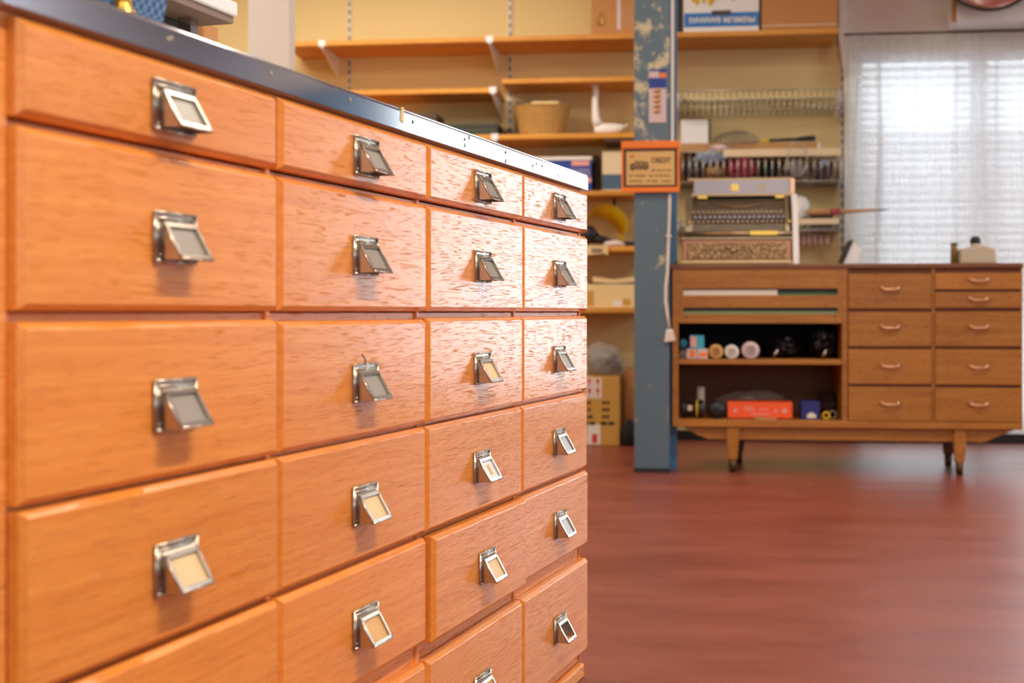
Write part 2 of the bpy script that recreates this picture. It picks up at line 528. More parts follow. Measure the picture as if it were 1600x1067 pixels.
def mat_pane(name):
    m, nt, b = new_mat(name)
    nt.nodes.remove(b)
    out = nt.nodes['Material Output']
    tp = node(nt, 'ShaderNodeBsdfTransparent'); tp.inputs['Color'].default_value = (0.96, 0.98, 0.98, 1)
    gl = node(nt, 'ShaderNodeBsdfGlossy'); gl.inputs['Roughness'].default_value = 0.03
    fr = node(nt, 'ShaderNodeFresnel'); fr.inputs['IOR'].default_value = 1.45
    mx = node(nt, 'ShaderNodeMixShader')
    L(nt, fr.outputs[0], mx.inputs[0]); L(nt, tp.outputs[0], mx.inputs[1]); L(nt, gl.outputs[0], mx.inputs[2])
    L(nt, mx.outputs[0], out.inputs['Surface'])
    return m


def mat_film(name, col, alpha):
    """clear crumpled plastic"""
    m, nt, b = new_mat(name)
    b.inputs['Base Color'].default_value = srgb(*col)
    b.inputs['Roughness'].default_value = 0.2
    b.inputs['Alpha'].default_value = alpha
    tc = node(nt, 'ShaderNodeTexCoord')
    n = node(nt, 'ShaderNodeTexVoronoi', Scale=22.0)
    L(nt, tc.outputs['Object'], n.inputs['Vector'])
    bp = node(nt, 'ShaderNodeBump', Strength=0.8, Distance=0.01)
    L(nt, n.outputs['Distance'], bp.inputs['Height']); L(nt, bp.outputs['Normal'], b.inputs['Normal'])
    return m


def mat_ornate(name, col):
    """cast metal with scrolls in relief"""
    m, nt, b = new_mat(name)
    tc = node(nt, 'ShaderNodeTexCoord')
    v = node(nt, 'ShaderNodeTexVoronoi', Scale=85.0); L(nt, tc.outputs['Object'], v.inputs['Vector'])
    n = node(nt, 'ShaderNodeTexNoise', Scale=70.0, Detail=3.0); L(nt, tc.outputs['Object'], n.inputs['Vector'])
    ad = node(nt, 'ShaderNodeMath', operation='ADD'); L(nt, v.outputs['Distance'], ad.inputs[0]); L(nt, n.outputs['Fac'], ad.inputs[1])
    cr = node(nt, 'ShaderNodeValToRGB')
    c = srgb(*col)
    cr.color_ramp.elements[0].position = 0.6; cr.color_ramp.elements[0].color = (c[0], c[1], c[2], 1)
    cr.color_ramp.elements[1].position = 1.0; cr.color_ramp.elements[1].color = (c[0] * 0.40, c[1] * 0.36, c[2] * 0.32, 1)
    L(nt, ad.outputs[0], cr.inputs[0]); L(nt, cr.outputs[0], b.inputs['Base Color'])
    b.inputs['Metallic'].default_value = 0.75; b.inputs['Roughness'].default_value = 0.38
    bp = node(nt, 'ShaderNodeBump', Strength=0.9, Distance=0.004, invert=True)
    L(nt, ad.outputs[0], bp.inputs['Height']); L(nt, bp.outputs['Normal'], b.inputs['Normal'])
    return m


def mat_mesh_weave(name, col):
    m, nt, b = new_mat(name)
    tc = node(nt, 'ShaderNodeTexCoord')
    ck = node(nt, 'ShaderNodeTexChecker', Scale=150.0)
    ck.inputs['Color1'].default_value = srgb(*col); ck.inputs['Color2'].default_value = srgb(col[0] * .45, col[1] * .5, col[2] * .6)
    L(nt, tc.outputs['Object'], ck.inputs['Vector']); L(nt, ck.outputs['Color'], b.inputs['Base Color'])
    b.inputs['Roughness'].default_value = 0.5
    return m


M['floor'] = mat_floor()
M['column'] = mat_column()
M['column_edge'] = plain('blue paint on flange', (64, 116, 160), 0.35, var=0.15, scale=4)
M['wicker'] = mat_wicker()
M['lace_a'] = mat_lace('white lace at the side', 1)
M['lace'] = mat_lace('white lace', 2)
M['pane'] = mat_pane('window glass')
M['film'] = mat_film('crumpled clear film', (206, 202, 196), 0.32)
M['film2'] = mat_film('dusty clear film', (176, 160, 150), 0.45)
M['ornate'] = mat_ornate('cast nickel relief', (214, 186, 142))
M['plate'] = plain('dull silver plate', (166, 152, 128), 0.4, 0.8, var=0.2, scale=30)
M['weave'] = mat_mesh_weave('blue woven mesh', (96, 140, 186))
M['blind'] = plain('white blind slat', (238, 238, 238), 0.5, var=0.02)
M['mirror'] = plain('silvered glass', (235, 235, 235), 0.03, 1.0, var=0.0)

# ================================================================== THE ROOM
H = 3.05
XL, XR, YF = -4.2, 6.4, -3.4       # in the frame of the back wall
mb = MB().box(XL - .2, XR + .2, -12.2, 0.2, -0.1, 0.0)
fl = struct(FW, 'floor', mb, M['floor'])
struct(FW, 'ceiling', MB().box(XL - .2, XR + .2, -12.2, 0.2, H, H + 0.1), M['ceiling'])
# back wall with two window openings
cur0 = w(1322, 60, 0.08).x
W1 = (cur0 + 0.05, cur0 + 1.16, 0.08, 2.20)       # curtained window
W2 = (cur0 + 1.30, cur0 + 2.85, 0.20, 2.45)       # bare window, further right
wl = MB()
wl.box(XL - .2, W1[0], 0, 0.2, 0, H)
for a, b_, z0, z1 in (W1, W2):
    wl.box(a, b_, 0, 0.2, 0, z0); wl.box(a, b_, 0, 0.2, z1, H)
wl.box(W1[1], W2[0], 0, 0.2, 0, H)
D1 = (W2[1] + 0.12, W2[1] + 0.95)
wl2 = MB()
wl2.box(W2[1], D1[0], 0, 0.2, 0, H); wl2.box(D1[0], D1[1], 0, 0.2, 2.3, H); wl2.box(D1[1], XR + .2, 0, 0.2, 0, H)
struct(FW, 'wall_back', wl, M['cream'])
struct(FW, 'wall_back', wl2, M['grey_wall'])
dd = MB().box(D1[0], D1[1], 0.04, 0.09, 0, 2.3)
dr1 = struct(FW, 'door_1', dd, M['column_edge'])
for z0_, z1_ in ((0.2, 0.95), (1.1, 2.15)):
    part('door_panel', MB().box(D1[0] + .12, D1[1] - .12, 0.032, 0.042, z0_, z1_), M['column_edge'], dr1, bevel=.006)
part('door_handle', MB().tube([(D1[0] + .07, 0.04, 1.03), (D1[0] + .07, 0.0, 1.03), (D1[0] + .18, 0.0, 1.03)], .009, 10), M['chrome'], dr1)
struct(FW, 'wall_left', MB().box(XL - .2, XL, -12, 0, 0, H), M['cream'])
W3 = (-6.4, -3.2, 0.25, 2.4)  # side window out of view, added to brighten the floor on the right
wr = MB(); wr.box(XR, XR + .2, -12, W3[0], 0, H); wr.box(XR, XR + .2, W3[1], 0, 0, H)
wr.box(XR, XR + .2, W3[0], W3[1], 0, W3[2]); wr.box(XR, XR + .2, W3[0], W3[1], W3[3], H)
struct(FW, 'wall_right', wr, M['grey_wall'])
f = MB()
for a0, a1 in ((W3[0], W3[0] + .06), ((W3[0] + W3[1]) / 2 - .04, (W3[0] + W3[1]) / 2 + .04), (W3[1] - .06, W3[1])): f.box(XR + .08, XR + .15, a0, a1, W3[2], W3[3])
for a0, a1 in ((W3[2], W3[2] + .06), (W3[3] - .06, W3[3])): f.box(XR + .08, XR + .15, W3[0], W3[1], a0, a1)
wn = struct(FW, 'window_3', f, M['white'])
part('pane', MB().box(XR + .11, XR + .114, W3[0] + .06, W3[1] - .06, W3[2] + .06, W3[3] - .06), M['pane'], wn)
struct(FW, 'wall_front', MB().box(XL, XR, -12.2, -12, 0, H), M['white_wall'])
# whiter paint above the window: a boxed lintel standing proud of the wall
p0, p1 = w(1322, 58, 0.05), w(1322, 52, 0.05)
struct(FW, 'trim_1', MB().box(cur0 - 0.005, cur0 + 3.9, -0.05, 0.0, p0.z, H), M['white_wall'])
# white boxed end between shelves and window
a = w(1311, 0, 0.09); b_ = w(1323, 0, 0.09)
tr = MB(); zt = w(1311, 60, 0.09).z; zb = w(1311, 430, 0.09).z
tr.prism_y([(a.x, H), (b_.x, H), (b_.x, zb), (b_.x - 0.012, zb), (b_.x - 0.012, zt - 0.2), (a.x, zt)], -0.09, 0.0)
struct(FW, 'trim_2', tr, M['white'])
# skirting
struct(FW, 'baseboard_back', MB().box(XL, XR, -0.03, 0, 0, 0.055), M['skirting'])
# partition end behind the counter
pa, pb = at(FW, 388, 100, -3.0), at(FW, 461, 100, -2.92)
struct(FW, 'wall_partition', MB().box(pa.x, pb.x, -3.0, -2.92, 0, H), M['white_wall'])

# windows: frame, mullion, pane
for i, (x0, x1, z0, z1) in enumerate((W1, W2)):
    f = MB(); t = 0.06
    f.box(x0, x0 + t, 0.08, 0.16, z0, z1); f.box(x1 - t, x1, 0.08, 0.16, z0, z1)
    f.box(x0, x1, 0.08, 0.16, z0, z0 + t); f.box(x0, x1, 0.08, 0.16, z1 - t, z1)
    xm = (x0 + x1) / 2 + (0.14 if i == 0 else 0)
    f.box(xm - 0.05, xm + 0.05, 0.08, 0.16, z0, z1)
    wn = struct(FW, 'window_%d' % (i + 1), f, M['white'])
    part('pane', MB().box(x0 + t, x1 - t, 0.118, 0.122, z0 + t, z1 - t), M['pane'], wn)

# venetian blind inside the first window
x0, x1, z0, z1 = W1
xm = (x0 + x1) / 2 + 0.14
for k, (u0, u1, lab) in enumerate(((x0 + .02, xm - .012, 'white slatted blind behind the lace, left half of the window'),
                                   (xm + .012, x1 - .02, 'white slatted blind behind the lace, right half of the window'))):
    bl = thing(FW, 'venetian_blind', lab, 'blind', ((u0 + u1) / 2, 0.03, z0), 'blinds behind the lace curtain')
    s = MB(); n = int((z1 - z0 - .06) / 0.046)
    for j in range(n):
        zc = z1 - 0.06 - j * 0.046
        tilt = math.radians(28 if j == 1 else 36 if j < 9 else 52 if j in (10, 12, 13, 15, 18) else 44 if j > n - 14 else 62)
        s.obox(((u0 + u1) / 2, 0.035, zc), (1, 0, 0), (0, math.cos(tilt), math.sin(tilt)), (0, -math.sin(tilt), math.cos(tilt)), (u1 - u0) / 2, 0.025, 0.0006)
    part('slats', s, M['blind'], bl)
    part('head_rail', MB().box(u0, u1, 0.012, 0.058, z1 - 0.05, z1 - 0.005), M['blind'], bl)
    c = MB()
    for q in (0.18, 0.82):
        xx = u0 + (u1 - u0) * q
        c.box(xx - .004, xx + .004, 0.006, 0.008, z0 + .02, z1 - 0.03)
    part('ladder_tape', c, M['blind'], bl)


# lace curtains
def curtain(x0, x1, ztop, zbot, y, mat, label, folds, amp, seed, skew=0.0):
    n = int((x1 - x0) * 160)
    rnd = random.Random(seed)
    ph = [rnd.uniform(0, 6.28) for _ in range(3)]
    rows = 14
    m_ = MB(); vs, fs = [], []
    for r in range(rows + 1):
        tz = r / rows
        for i in range(n + 1):
            u = i / n
            yy = amp * (0.6 * math.sin(u * folds * 6.283 + ph[0]) + 0.3 * math.sin(u * folds * 1.7 * 6.283 + ph[1] + tz) + 0.25 * math.sin(u * folds * 3.1 * 6.283 + ph[2]))
            xx = x0 + (x1 - x0) * u + skew * tz * u + 0.012 * math.sin(tz * 9 + u * 5)
            vs.append((xx, y + yy * (0.5 + 0.5 * tz), ztop + (zbot - ztop) * tz))
    for r in range(rows):
        for i in range(n):
            k = r * (n + 1) + i
            fs.append((k, k + 1, k + n + 2, k + n + 1))
    m_.add(vs, fs, True)
    return solo(FW, 'lace_curtain', m_, mat, label, 'curtain', 'lace curtains at the window')


zt = w(1322, 56, 0.1).z; zb_ = 0.06
curtain(cur0, cur0 + 0.19, zt, zb_, -0.115, M['lace_a'], 'narrow gathered white lace curtain hanging beside the end of the shelves', 3, 0.02, 3, -0.01)
curtain(cur0 + 0.16, cur0 + 1.24, zt, zb_, -0.085, M['lace'], 'wide white lace curtain hanging across the slatted blinds', 7, 0.022, 5)
rod = MB(); rod.cyl((cur0 - .01, -0.1, zt + 0.0075), (cur0 + 1.27, -0.1, zt + 0.0075), 0.006, n=10)
solo(FW, 'curtain_rod', rod, M['brown_box'], 'thin dark rod carrying the lace curtains', 'curtain rod')

# white pelmet box and round mirror, top right
a, b_ = w(1495, 48, 0.32), w(1640, 48, 0.32); a.z = max(a.z, zt + .016)
zt2 = w(1495, 14, 0.32).z
pl = thing(FW, 'pelmet_box', 'white boxed pelmet above the lace curtain under the round mirror', 'pelmet', (a.x, -0.32, a.z))
part('board', MB().prism_x([(-.32, a.z), (-.32, zt2), (-.28, zt2 + .05), (-0.052, zt2 + .05), (-0.052, a.z)], a.x, b_.x + .2), M['white'], pl, bevel=0.006)
part('end_batten', MB().box(a.x - .022, a.x - 0.001, -.31, -.29, a.z + .01, zt2 + .16), M['card'], pl, 'rusty brown batten')
c = w(1548, -66, 0.5)
mr_ = thing(FW, 'round_mirror', 'round convex mirror with a black rim high above the window', 'mirror', (c.x, -0.5, c.z - .28))
R = 80 / F * 7.4
R = abs(w(1548 + 83, 0, .5).x - c.x)
cap = [(R, -0.5 + .02)] + [(R * math.cos(t), -0.5 + .02 - 0.06 * math.sin(t)) for t in [i * PI / 20 for i in range(1, 11)]]
part('glass', MB().lathe([(r, y) for r, y in cap], (c.x, 0, c.z), 48, 'y'), M['mirror'], mr_)
ring = [(c.x + R * math.cos(2 * PI * i / 48), -0.48, c.z + R * math.sin(2 * PI * i / 48)) for i in range(48)]
part('rim', MB().tube(ring, 0.010, 8, closed=True), M['black'], mr_)
part('bracket', MB().cyl((c.x, -0.478, c.z), (c.x, -0.05, c.z + .02), 0.015), M['black'], mr_)

# ================================================================== THE DRAWER COUNTER
T = [0.952, 1.4010, 1.8490, 2.2965, 2.7290]
RZ = [(.2375, .1575), (.150, .0005), (-.0085, -.1575), (-.1615, -.3115), (-.3175, -.4645), (-.4925, -.676)]
counter = thing(FC, 'drawer_counter', 'orange oak shop counter with rows of drawers and nickel label pulls', 'counter', (1.85, 0.0, 0.0))
fb = MB()
fb.box(T[0] - .01, T[4] - .004, 0.03, 0.60, 0.03, ZC + .243)      # inner body
part('carcass', fb, M['oak_dark'], counter)
fr = MB()
fr.box(T[0] - .01, T[4] - .003, 0.0, 0.03, ZC + RZ[0][0] - .003, ZC + .2435)
for i in range(5):
    z1 = ZC + RZ[i][1] - .0012; z0 = ZC + RZ[i + 1][0] - .006
    fr.box(T[0] - .01, T[4] - .003, 0.0, 0.03, z0, z1)
fr.box(T[0] - .01, T[4] - .003, 0.0, 0.03, 0.03, ZC + RZ[5][1] + .004)
part('rails', fr, M['oak_rail'], counter, bevel=0.001, segs=1)
for i, t in enumerate(T):
    s = MB()
    if i == 0: s.box(t - .01, t + .004, -.003, .03, .03, ZC + .243)
    elif i == 4: s.box(t - .012, t - .003, -.003, .6, .03, ZC + .243)
    else: s.box(t - .0075, t + .0045, -.003, .03, .03, ZC + .243)
    part('stile', s, M['oak_rail'], counter, bevel=0.002, segs=1)
part('plinth', MB().box(T[0] - .01, T[4] - .004, -.012, .58, 0, ZC - .702), M['oak_rail'], counter, bevel=0.004)

CARD = {'g': plain('grey faded card', (150, 142, 132), 0.35, var=0.05), 'c': plain('cream card label', (226, 196, 148), 0.6, var=0.05),
        't': plain('tan card label', (214, 166, 100), 0.6, var=0.05), 'w': plain('white card label', (226, 224, 222), 0.5, var=0.03)}
CARDS = ['gggg', 'gggg', 'ggcg', 'ccwg', 'ctcg', 'tttx']


def handle_mb(cx, cz, y0):
    """nickel pull: ribbed back plate, brow, sloping hood with a card window, open below"""
    m_ = MB()
    hw, ht, hb = 0.0365, 0.023, -0.023
    m_.box(cx - hw, cx + hw, y0 - .0015, y0, cz + hb, cz + ht)
    for r, d in ((0.0, .0032), (0.0052, .0028)):          # two raised ribs round the plate
        e = 0.0022
        x0, x1, z0, z1 = cx - hw + r, cx + hw - r, cz + hb + r, cz + ht - r
        for (p, q) in (((x0, z0), (x0, z1)), ((x1, z0), (x1, z1)), ((x0, z0), (x1, z0)), ((x0, z1), (x1, z1))):
            m_.cyl((p[0], y0 - d + .0006, p[1]), (q[0], y0 - d + .0006, q[1]), e * .72, n=8)
        for q in ((x0, z0), (x1, z0), (x0, z1), (x1, z1)):
            m_.lathe([(0, -e * .72), (e * .5, -e * .5), (e * .72, 0), (e * .5, e * .5), (0, e * .72)], (q[0], y0 - d + .0006, q[1]), 8)
    w2 = 0.029
    a_, b2, c2 = (y0 - .0015, cz + .0170), (y0 - .0068, cz + .0130), (y0 - .0258, cz - .0205)
    th = 0.0013
    # cheeks
    for sx in (-1, 1):
        xo = cx + sx * w2; xi = xo - sx * th
        m_.prism_x([(y0 - .001, cz + .0165), b2, c2, (c2[0] + .002, cz - .0215), (y0 - .001, cz - .0215)], min(xo, xi), max(xo, xi))
    # brow
    m_.prism_x([a_, b2, (b2[0] + .0008, b2[1] - .0013), (a_[0], a_[1] - .0015)], cx - w2, cx + w2)
    # sloping frame round the card
    dv = Vector((0, c2[0] - b2[0], c2[1] - b2[1])); ln = dv.length; dv.normalize()
    nv = Vector((0, dv.z, -dv.y));
    if nv.y > 0: nv = -nv
    o = Vector((cx, b2[0], b2[1]))
    def bar(u0, u1, s0, s1, t=.0011):
        cc = o + Vector(((u0 + u1) / 2, 0, 0)) + dv * (s0 + s1) / 2
        m_.obox(cc, (1, 0, 0), dv, nv, abs(u1 - u0) / 2, (s1 - s0) / 2, t)
    bar(-w2, w2, -0.0004, .0040); bar(-w2, w2, ln - .0046, ln + .0004)
    bar(-w2, -w2 + .0040, 0, ln); bar(w2 - .0040, w2, 0, ln)
    for sx in (-1, 1):     # rolled edges
        m_.cyl(o + Vector((sx * w2, 0, 0)), o + Vector((sx * w2, 0, 0)) + dv * ln, .0013, n=8)
    m_.cyl(o + Vector((-w2, 0, 0)) + dv * ln, o + Vector((w2, 0, 0)) + dv * ln, .0014, n=8)
    m_.cyl(o + Vector((-w2, 0, 0)), o + Vector((w2, 0, 0)), .0011, n=8)
    cardm = MB()
    cc = o + dv * (ln / 2) - nv * .0022
    cardm.obox(cc, (1, 0, 0), dv, nv, w2 - .002, ln / 2 - .001, .0004)
    return m_, cardm, (cc + nv * .0006, dv, nv)


rnd = random.Random(11)
for r in range(6):
    for c in range(4):
        z1, z0 = ZC + RZ[r][0], ZC + RZ[r][1]
        x0, x1 = T[c] + .0025 + rnd.uniform(0, .001), T[c + 1] - .0025 - rnd.uniform(0, .001)
        if c == 3: x1 = T[4]
        proud = -.018 + rnd.uniform(-.0012, .0012)
        if (r, c) == (4, 2): proud = -.026; x0 += .004; z0 -= .003
        if (r, c) == (2, 1): x0 += 0.001; z1 -= 0.002
        d = MB()
        ch = .0058
        yb, ym = proud + .017, proud + .0062
        vs = [(x0, yb, z0), (x1, yb, z0), (x1, yb, z1), (x0, yb, z1), (x0, ym, z0), (x1, ym, z0), (x1, ym, z1), (x0, ym, z1),
              (x0 + ch, proud, z0 + ch), (x1 - ch, proud, z0 + ch), (x1 - ch, proud, z1 - ch), (x0 + ch, proud, z1 - ch)]
        fs = [(0, 1, 2, 3), (8, 11, 10, 9)]
        for a_ in range(4):
            b2 = (a_ + 1) % 4
            fs += [(a_, 4 + a_, 4 + b2, b2), (4 + a_, 8 + a_, 8 + b2, 4 + b2)]
        d.add(vs, fs)
        fo = part('drawer', d, M['oak'], counter, bevel=0.0008, segs=2)
        if (r, c) == (4, 2):
            part('drawer_side', MB().box(x0 + .012, x1 - .03, proud + .017, .03, z0 + .012, z1 - .01), M['oak_dark'], fo)
        cx, cz = (T[c] + T[c + 1]) / 2 + .005 + rnd.uniform(-.001, .001), (z0 + z1) / 2 - .003
        if r in (1, 2, 3): cz -= .002
        h, cm, fr3 = handle_mb(cx, cz, proud)
        kind = CARDS[r][c]
        part('handle', h, M['nickel'], fo)
        if kind != 'x':
            part('label_card', cm, CARD[kind], fo)
        if (r, c) == (3, 2):
            cc, dv, nv = fr3
            part('label_card', MB().obox(cc, (1, 0, 0), dv, nv, .006, .0085, .0003), CARD['t'], fo, 'small tan strip stuck on the white card')
        if (r, c) == (2, 1):
            part('thread_scrap', MB().tube([(cx - .006, proud - .004, cz + .024), (cx - .010, proud - .006, cz + .029), (cx - .013, proud - .003, cz + .036)], .0009, 6), M['black'], fo, 'black thread caught above the handle')
# little bare end rail below the last column is part of the rails

# steel edged worktop
top = thing(FC, 'worktop', 'long polished steel edged worktop lying on the drawer counter', 'worktop', (1.85, 0.0, ZC + .2435))
part('slab', MB().box(T[0] - .02, T[4] - .004, -.012, .62, ZC + .2438, ZC + .272), M['plastic_white'], top)
e = MB()
zs0, zs1 = ZC + .2438, ZC + .2735
prof = [(-.0175, zs0), (-.0175, zs1 - .005)] + [(-.0175 + .005 - .005 * math.cos(t), zs1 - .005 + .005 * math.sin(t)) for t in (PI / 8, PI / 4, 3 * PI / 8, PI / 2)] + [(.03, zs1), (.03, zs1 - .0012), (-.0165, zs1 - .0012), (-.0165, zs0)]
e.prism_x(prof, T[0] - .02, T[4] + .0005)
part('edge_strip', e, M['steel'], top)
for px in (263, 268, 423, 547, 645, 726, 790, 847, 896):
    q = at(FC, px, 300, -.0175)
    zz = zs0 + .0165 + rnd.uniform(-.002, .002); dk_ = px > 600
    part('screw', MB().lathe([(.0028, 0), (.0026, -.0007), (.0012, -.0009), (0, -.0009)], (q.x, -.0175, zz), 12, 'y'), M['iron'] if dk_ else M['plate'], top)
for px, dz in ((733, .02), (790, .0), (832, .008), (838, .014), (872, .006), (726, .004)):
    q = at(FC, px, 300, -.0175)
    mk = MB().prism_y([(q.x - .003, zs0 + dz * .9), (q.x + .002, zs0 + dz * .9 + .001), (q.x + .004, zs0 + dz * .9 + .008), (q.x - .001, zs0 + dz * .9 + .007)], -.0181, -.0172)
    part('scuff_mark', mk, M['black'], top, 'dark nick in the steel')
q = at(FC, 627, 300, -.0175)
part('tape_scrap', MB().prism_y([(q.x - .004, zs0 + .012), (q.x + .006, zs0 + .010), (q.x + .008, zs1 + .001), (q.x - .001, zs1 + .0012)], -.0185, -.0176), M['cream_box'], top, 'beige scrap of tape')

# things standing on the worktop
ZT = zs1


def ct(px, py, dpt):
    return at(FC, px, py, dpt)


# white slatted display stand: shelf on dark metal posts
a = ct(300, 20, .22)
ds = thing(FC, 'display_stand', 'white shelf stand on dark metal posts at the back of the worktop', 'stand', (1.75, .35, ZT))
xe = ct(372, 25, .22).x
zsh = ct(372, 38, .22).z; zsh1 = ct(372, 4, .22).z
part('shelf', MB().box(xe - .55, xe, .22, .31, zsh + .010, zsh1), M['white'], ds, bevel=.003)
part('under_tray', MB().box(xe - .54, xe - .004, .225, .305, zsh, zsh + .010), M['taupe'], ds)
up_ = ct(309, 40, .25).x
part('post', MB().box(up_ - .010, up_ + .010, .255, .275, ZT, zsh), M['steel'], ds)
part('post', MB().box(xe - .5, xe - .48, .255, .275, ZT, zsh), M['steel'], ds)
part('back_board', MB().box(xe - .5, ct(304, 40, .29).x, .285, .295, ZT, zsh), M['brown_box'], ds)
# blue mesh basket
x0 = ct(172, 15, .05).x; x1 = ct(247, 25, .05).x
bk = MB()
bk.prism_x([(.05, ZT), (.20, ZT), (.20, ZT + .05), (.035, ZT + .06)], x0 + .02, x1)
mo = solo(FC, 'mesh_basket', bk, M['weave'], 'blue woven mesh basket on the worktop edge above the first drawers', 'basket')
x0 = ct(160, 5, .04).x
bt = MB().lathe([(.0, 0), (.012, 0), (.012, .012), (.008, .016), (.008, .03), (.012, .034), (.012, .05), (0, .05)], (x0 + .012, .025, ZT), 20)
solo(FC, 'brass_weight', bt, M['brass'], 'small brass weight on the worktop left of the blue basket', 'weight')
x0 = ct(319, 50, .34).x; x1 = ct(342, 50, .34).x; zc1 = ct(330, 38, .34).z
dk = thing(FC, 'brown_case', 'small brown wooden case under the end of the white shelf stand', 'case', ((x0 + x1) / 2, .38, ZT))
part('body', MB().box(x0, x1, .34, .42, ZT, zc1), M['card'], dk, bevel=.003)
part('clasp', MB().box((x0 + x1) / 2 - .008, (x0 + x1) / 2 + .008, .336, .341, ZT + .02, ZT + .032), M['brass'], dk)

# ================================================================== SHELVES ON THE BACK WALL
WOFF = 0.40


def shelf(px0, px1, pyt, label, off=WOFF, group='wooden shelves on the back wall', brk=(), thick=.028, mat='shelf', back=-0.014):
    a_, b2 = w(px0, pyt, off), w(px1, pyt, off)
    zt_ = (a_.z + b2.z) / 2
    o = thing(FW, 'wall_shelf', label, 'shelf', ((a_.x + b2.x) / 2, 0, zt_), group)
    part('board', MB().box(a_.x, b2.x, -off, back, zt_ - thick, zt_), M[mat], o, bevel=.003)
    for px in brk:
        q = w(px, pyt, off)
        m_ = MB()
        m_.prism_x([(-off - .004, zt_ - thick), (-off - .004, zt_ - thick - .012), (-off + .05, zt_ - thick - .03), (back, zt_ - thick - .12), (back, zt_ - thick)], q.x - .006, q.x + .006)
        m_.box(q.x - .02, q.x + .02, -off - .006, -off + .012, zt_ - thick - .002, zt_ + .004)
        part('bracket', m_, M['white'], o)
    return zt_, a_.x, b2.x


z_top, _, _ = shelf(440, 1311, 55, 'long top shelf running behind the blue column under the banana carton', brk=(503, 765))
z_sl, _, _ = shelf(440, 776, 140, 'short second shelf on the left ending at a white bracket', brk=(770,), off=.36)
z_sr, _, _ = shelf(784, 1000, 121, 'short shelf above the wicker basket and the swan', off=.36)
z_th, _, _ = shelf(440, 1003, 211, 'shelf holding the wicker basket and the white swan', brk=(773,))
z_4, _, _ = shelf(800, 1003, 298, 'shelf holding the blue box left of the orange sign')
z_5, _, _ = shelf(800, 1003, 385, 'shelf holding the yellow visor')
z_6, _, _ = shelf(800, 1003, 481, 'lowest shelf holding the cream boxes above the plastic bag')

# slotted uprights
for px, lab in ((546, 'slotted white wall rail nearest the pale partition'), (797, 'slotted white wall rail behind the wicker basket'),
                (1316, 'slotted white wall rail at the edge of the lace curtain')):
    q = w(px, 100, 0.012)
    m_ = MB(); m_.box(q.x - .012, q.x + .012, -.012, -.001, .45, 2.75)
    o = thing(FW, 'wall_rail', lab, 'rail', (q.x, -.001, .45), 'slotted wall rails')
    part('strip', m_, M['plastic_white'], o)
    s = MB()
    for j in range(46):
        s.box(q.x - .005, q.x + .005, -.0135, -.0122, .47 + j * .05, .50 + j * .05)
    part('slots', s, M['black'], o)


def carton(px0, px1, pyt, zbase, off, depth, name, label, mat, cat='box', group=None, bevel=.003):
    a_, b2 = w(px0, pyt, off), w(px1, pyt, off)
    zt_ = (a_.z + b2.z) / 2
    o = thing(FW, name, label, cat, ((a_.x + b2.x) / 2, -off + depth / 2, zbase), group)
    part('body', MB().box(a_.x, b2.x, -off, -off + depth, zbase, zt_), mat, o, bevel=bevel)
    return o, a_.x, b2.x, zt_


def patch(o, px0, px1, py0, py1, off, mat, name='print', label=None, t=.0012):
    a_, b2 = w(px0, py1, off), w(px1, py0, off)
    return part(name, MB().box(a_.x, b2.x, -off - t, -off + .0005, a_.z, b2.z), mat, o, label)


def lettering(o, s, pxc, pyc, hpx, wpx, off, mat, ud=False, name='lettering'):
    q = w(pxc, pyc, off)
    sc_ = (w(pxc + 1, pyc, off) - q).length
    return part(name, MB().text(s, q.x, -off - .0022, q.z, hpx * sc_, wpx * sc_, ud), mat, o)


# --- top shelf
OF = .36
o, x0, x1, zt_ = carton(924, 1010, -40, z_top, OF, .28, 'tan_bag', 'tan bag with a pale strap on the top shelf left of the blue column', M['card'], 'bag')
patch(o, 964, 970, -35, 46, OF, M['lilac'], 'strap', 'pale lilac strap')
q = w(938, 30, OF)
part('buckle', MB().tube([(q.x + .02 * math.cos(t), -OF - .004, q.z + .034 * math.sin(t)) for t in [i * PI / 8 for i in range(16)]], .004, 6, closed=True), M['brass'], o)
patch(o, 972, 990, 8, 40, OF, M['tan_board'], 'pocket', 'brown pocket')

o, x0, x1, zt_ = carton(1068, 1186, -60, z_top, OF, .30, 'banana_carton', 'white and blue banana carton standing upside down on the top shelf', M['white'])
patch(o, 1069, 1185.5, 18, 43, OF, M['blue'], 'blue_band')
lettering(o, 'BANANAS', 1101, 31.5, 9, 49, OF, M['paper'], True)
lettering(o, 'PREMIUM', 1155, 30.5, 9, 49, OF, M['paper'], True)
patch(o, 1112, 1142, 16, 24, OF, M['brown_box'], 'carry_hole', t=.002)
for k, (bx, by, cl) in enumerate(((1078, -2, 'yellow'), (1084, 2, 'yellow'), (1094, -1, 'yellow'), (1104, 3, 'yellow'), (1108, -2, 'yellow'), (1128, -8, 'green'), (1140, -6, 'green'))):
    a_ = w(bx, by - 9, OF); b2 = w(bx + 6, by + 6, OF)
    part('fruit_print', MB().tube([(a_.x, -OF - .001, a_.z), ((a_.x + b2.x) / 2 + .006, -OF - .0012, (a_.z + b2.z) / 2 + .008), (b2.x, -OF - .001, b2.z)], [.006, .012, .006], 8), M[cl], o)
patch(o, 1068, 1110, -58, -40, OF, M['yellow'], 'fruit_print')
o, x0, x1, zt_ = carton(1190, 1309, -50, z_top, OF, .30, 'brown_carton', 'plain brown carton on the top shelf beside the banana carton', M['card'])
patch(o, 1190, 1309, 37, 41, OF, M['paper'], 'tape', 'white paper strip along the bottom edge')
o, x0, x1, zt_ = carton(1058, 1066, -40, z_top, .30, .22, 'black_folder', 'black folder upright between the column and the banana carton', M['black'], 'folder')

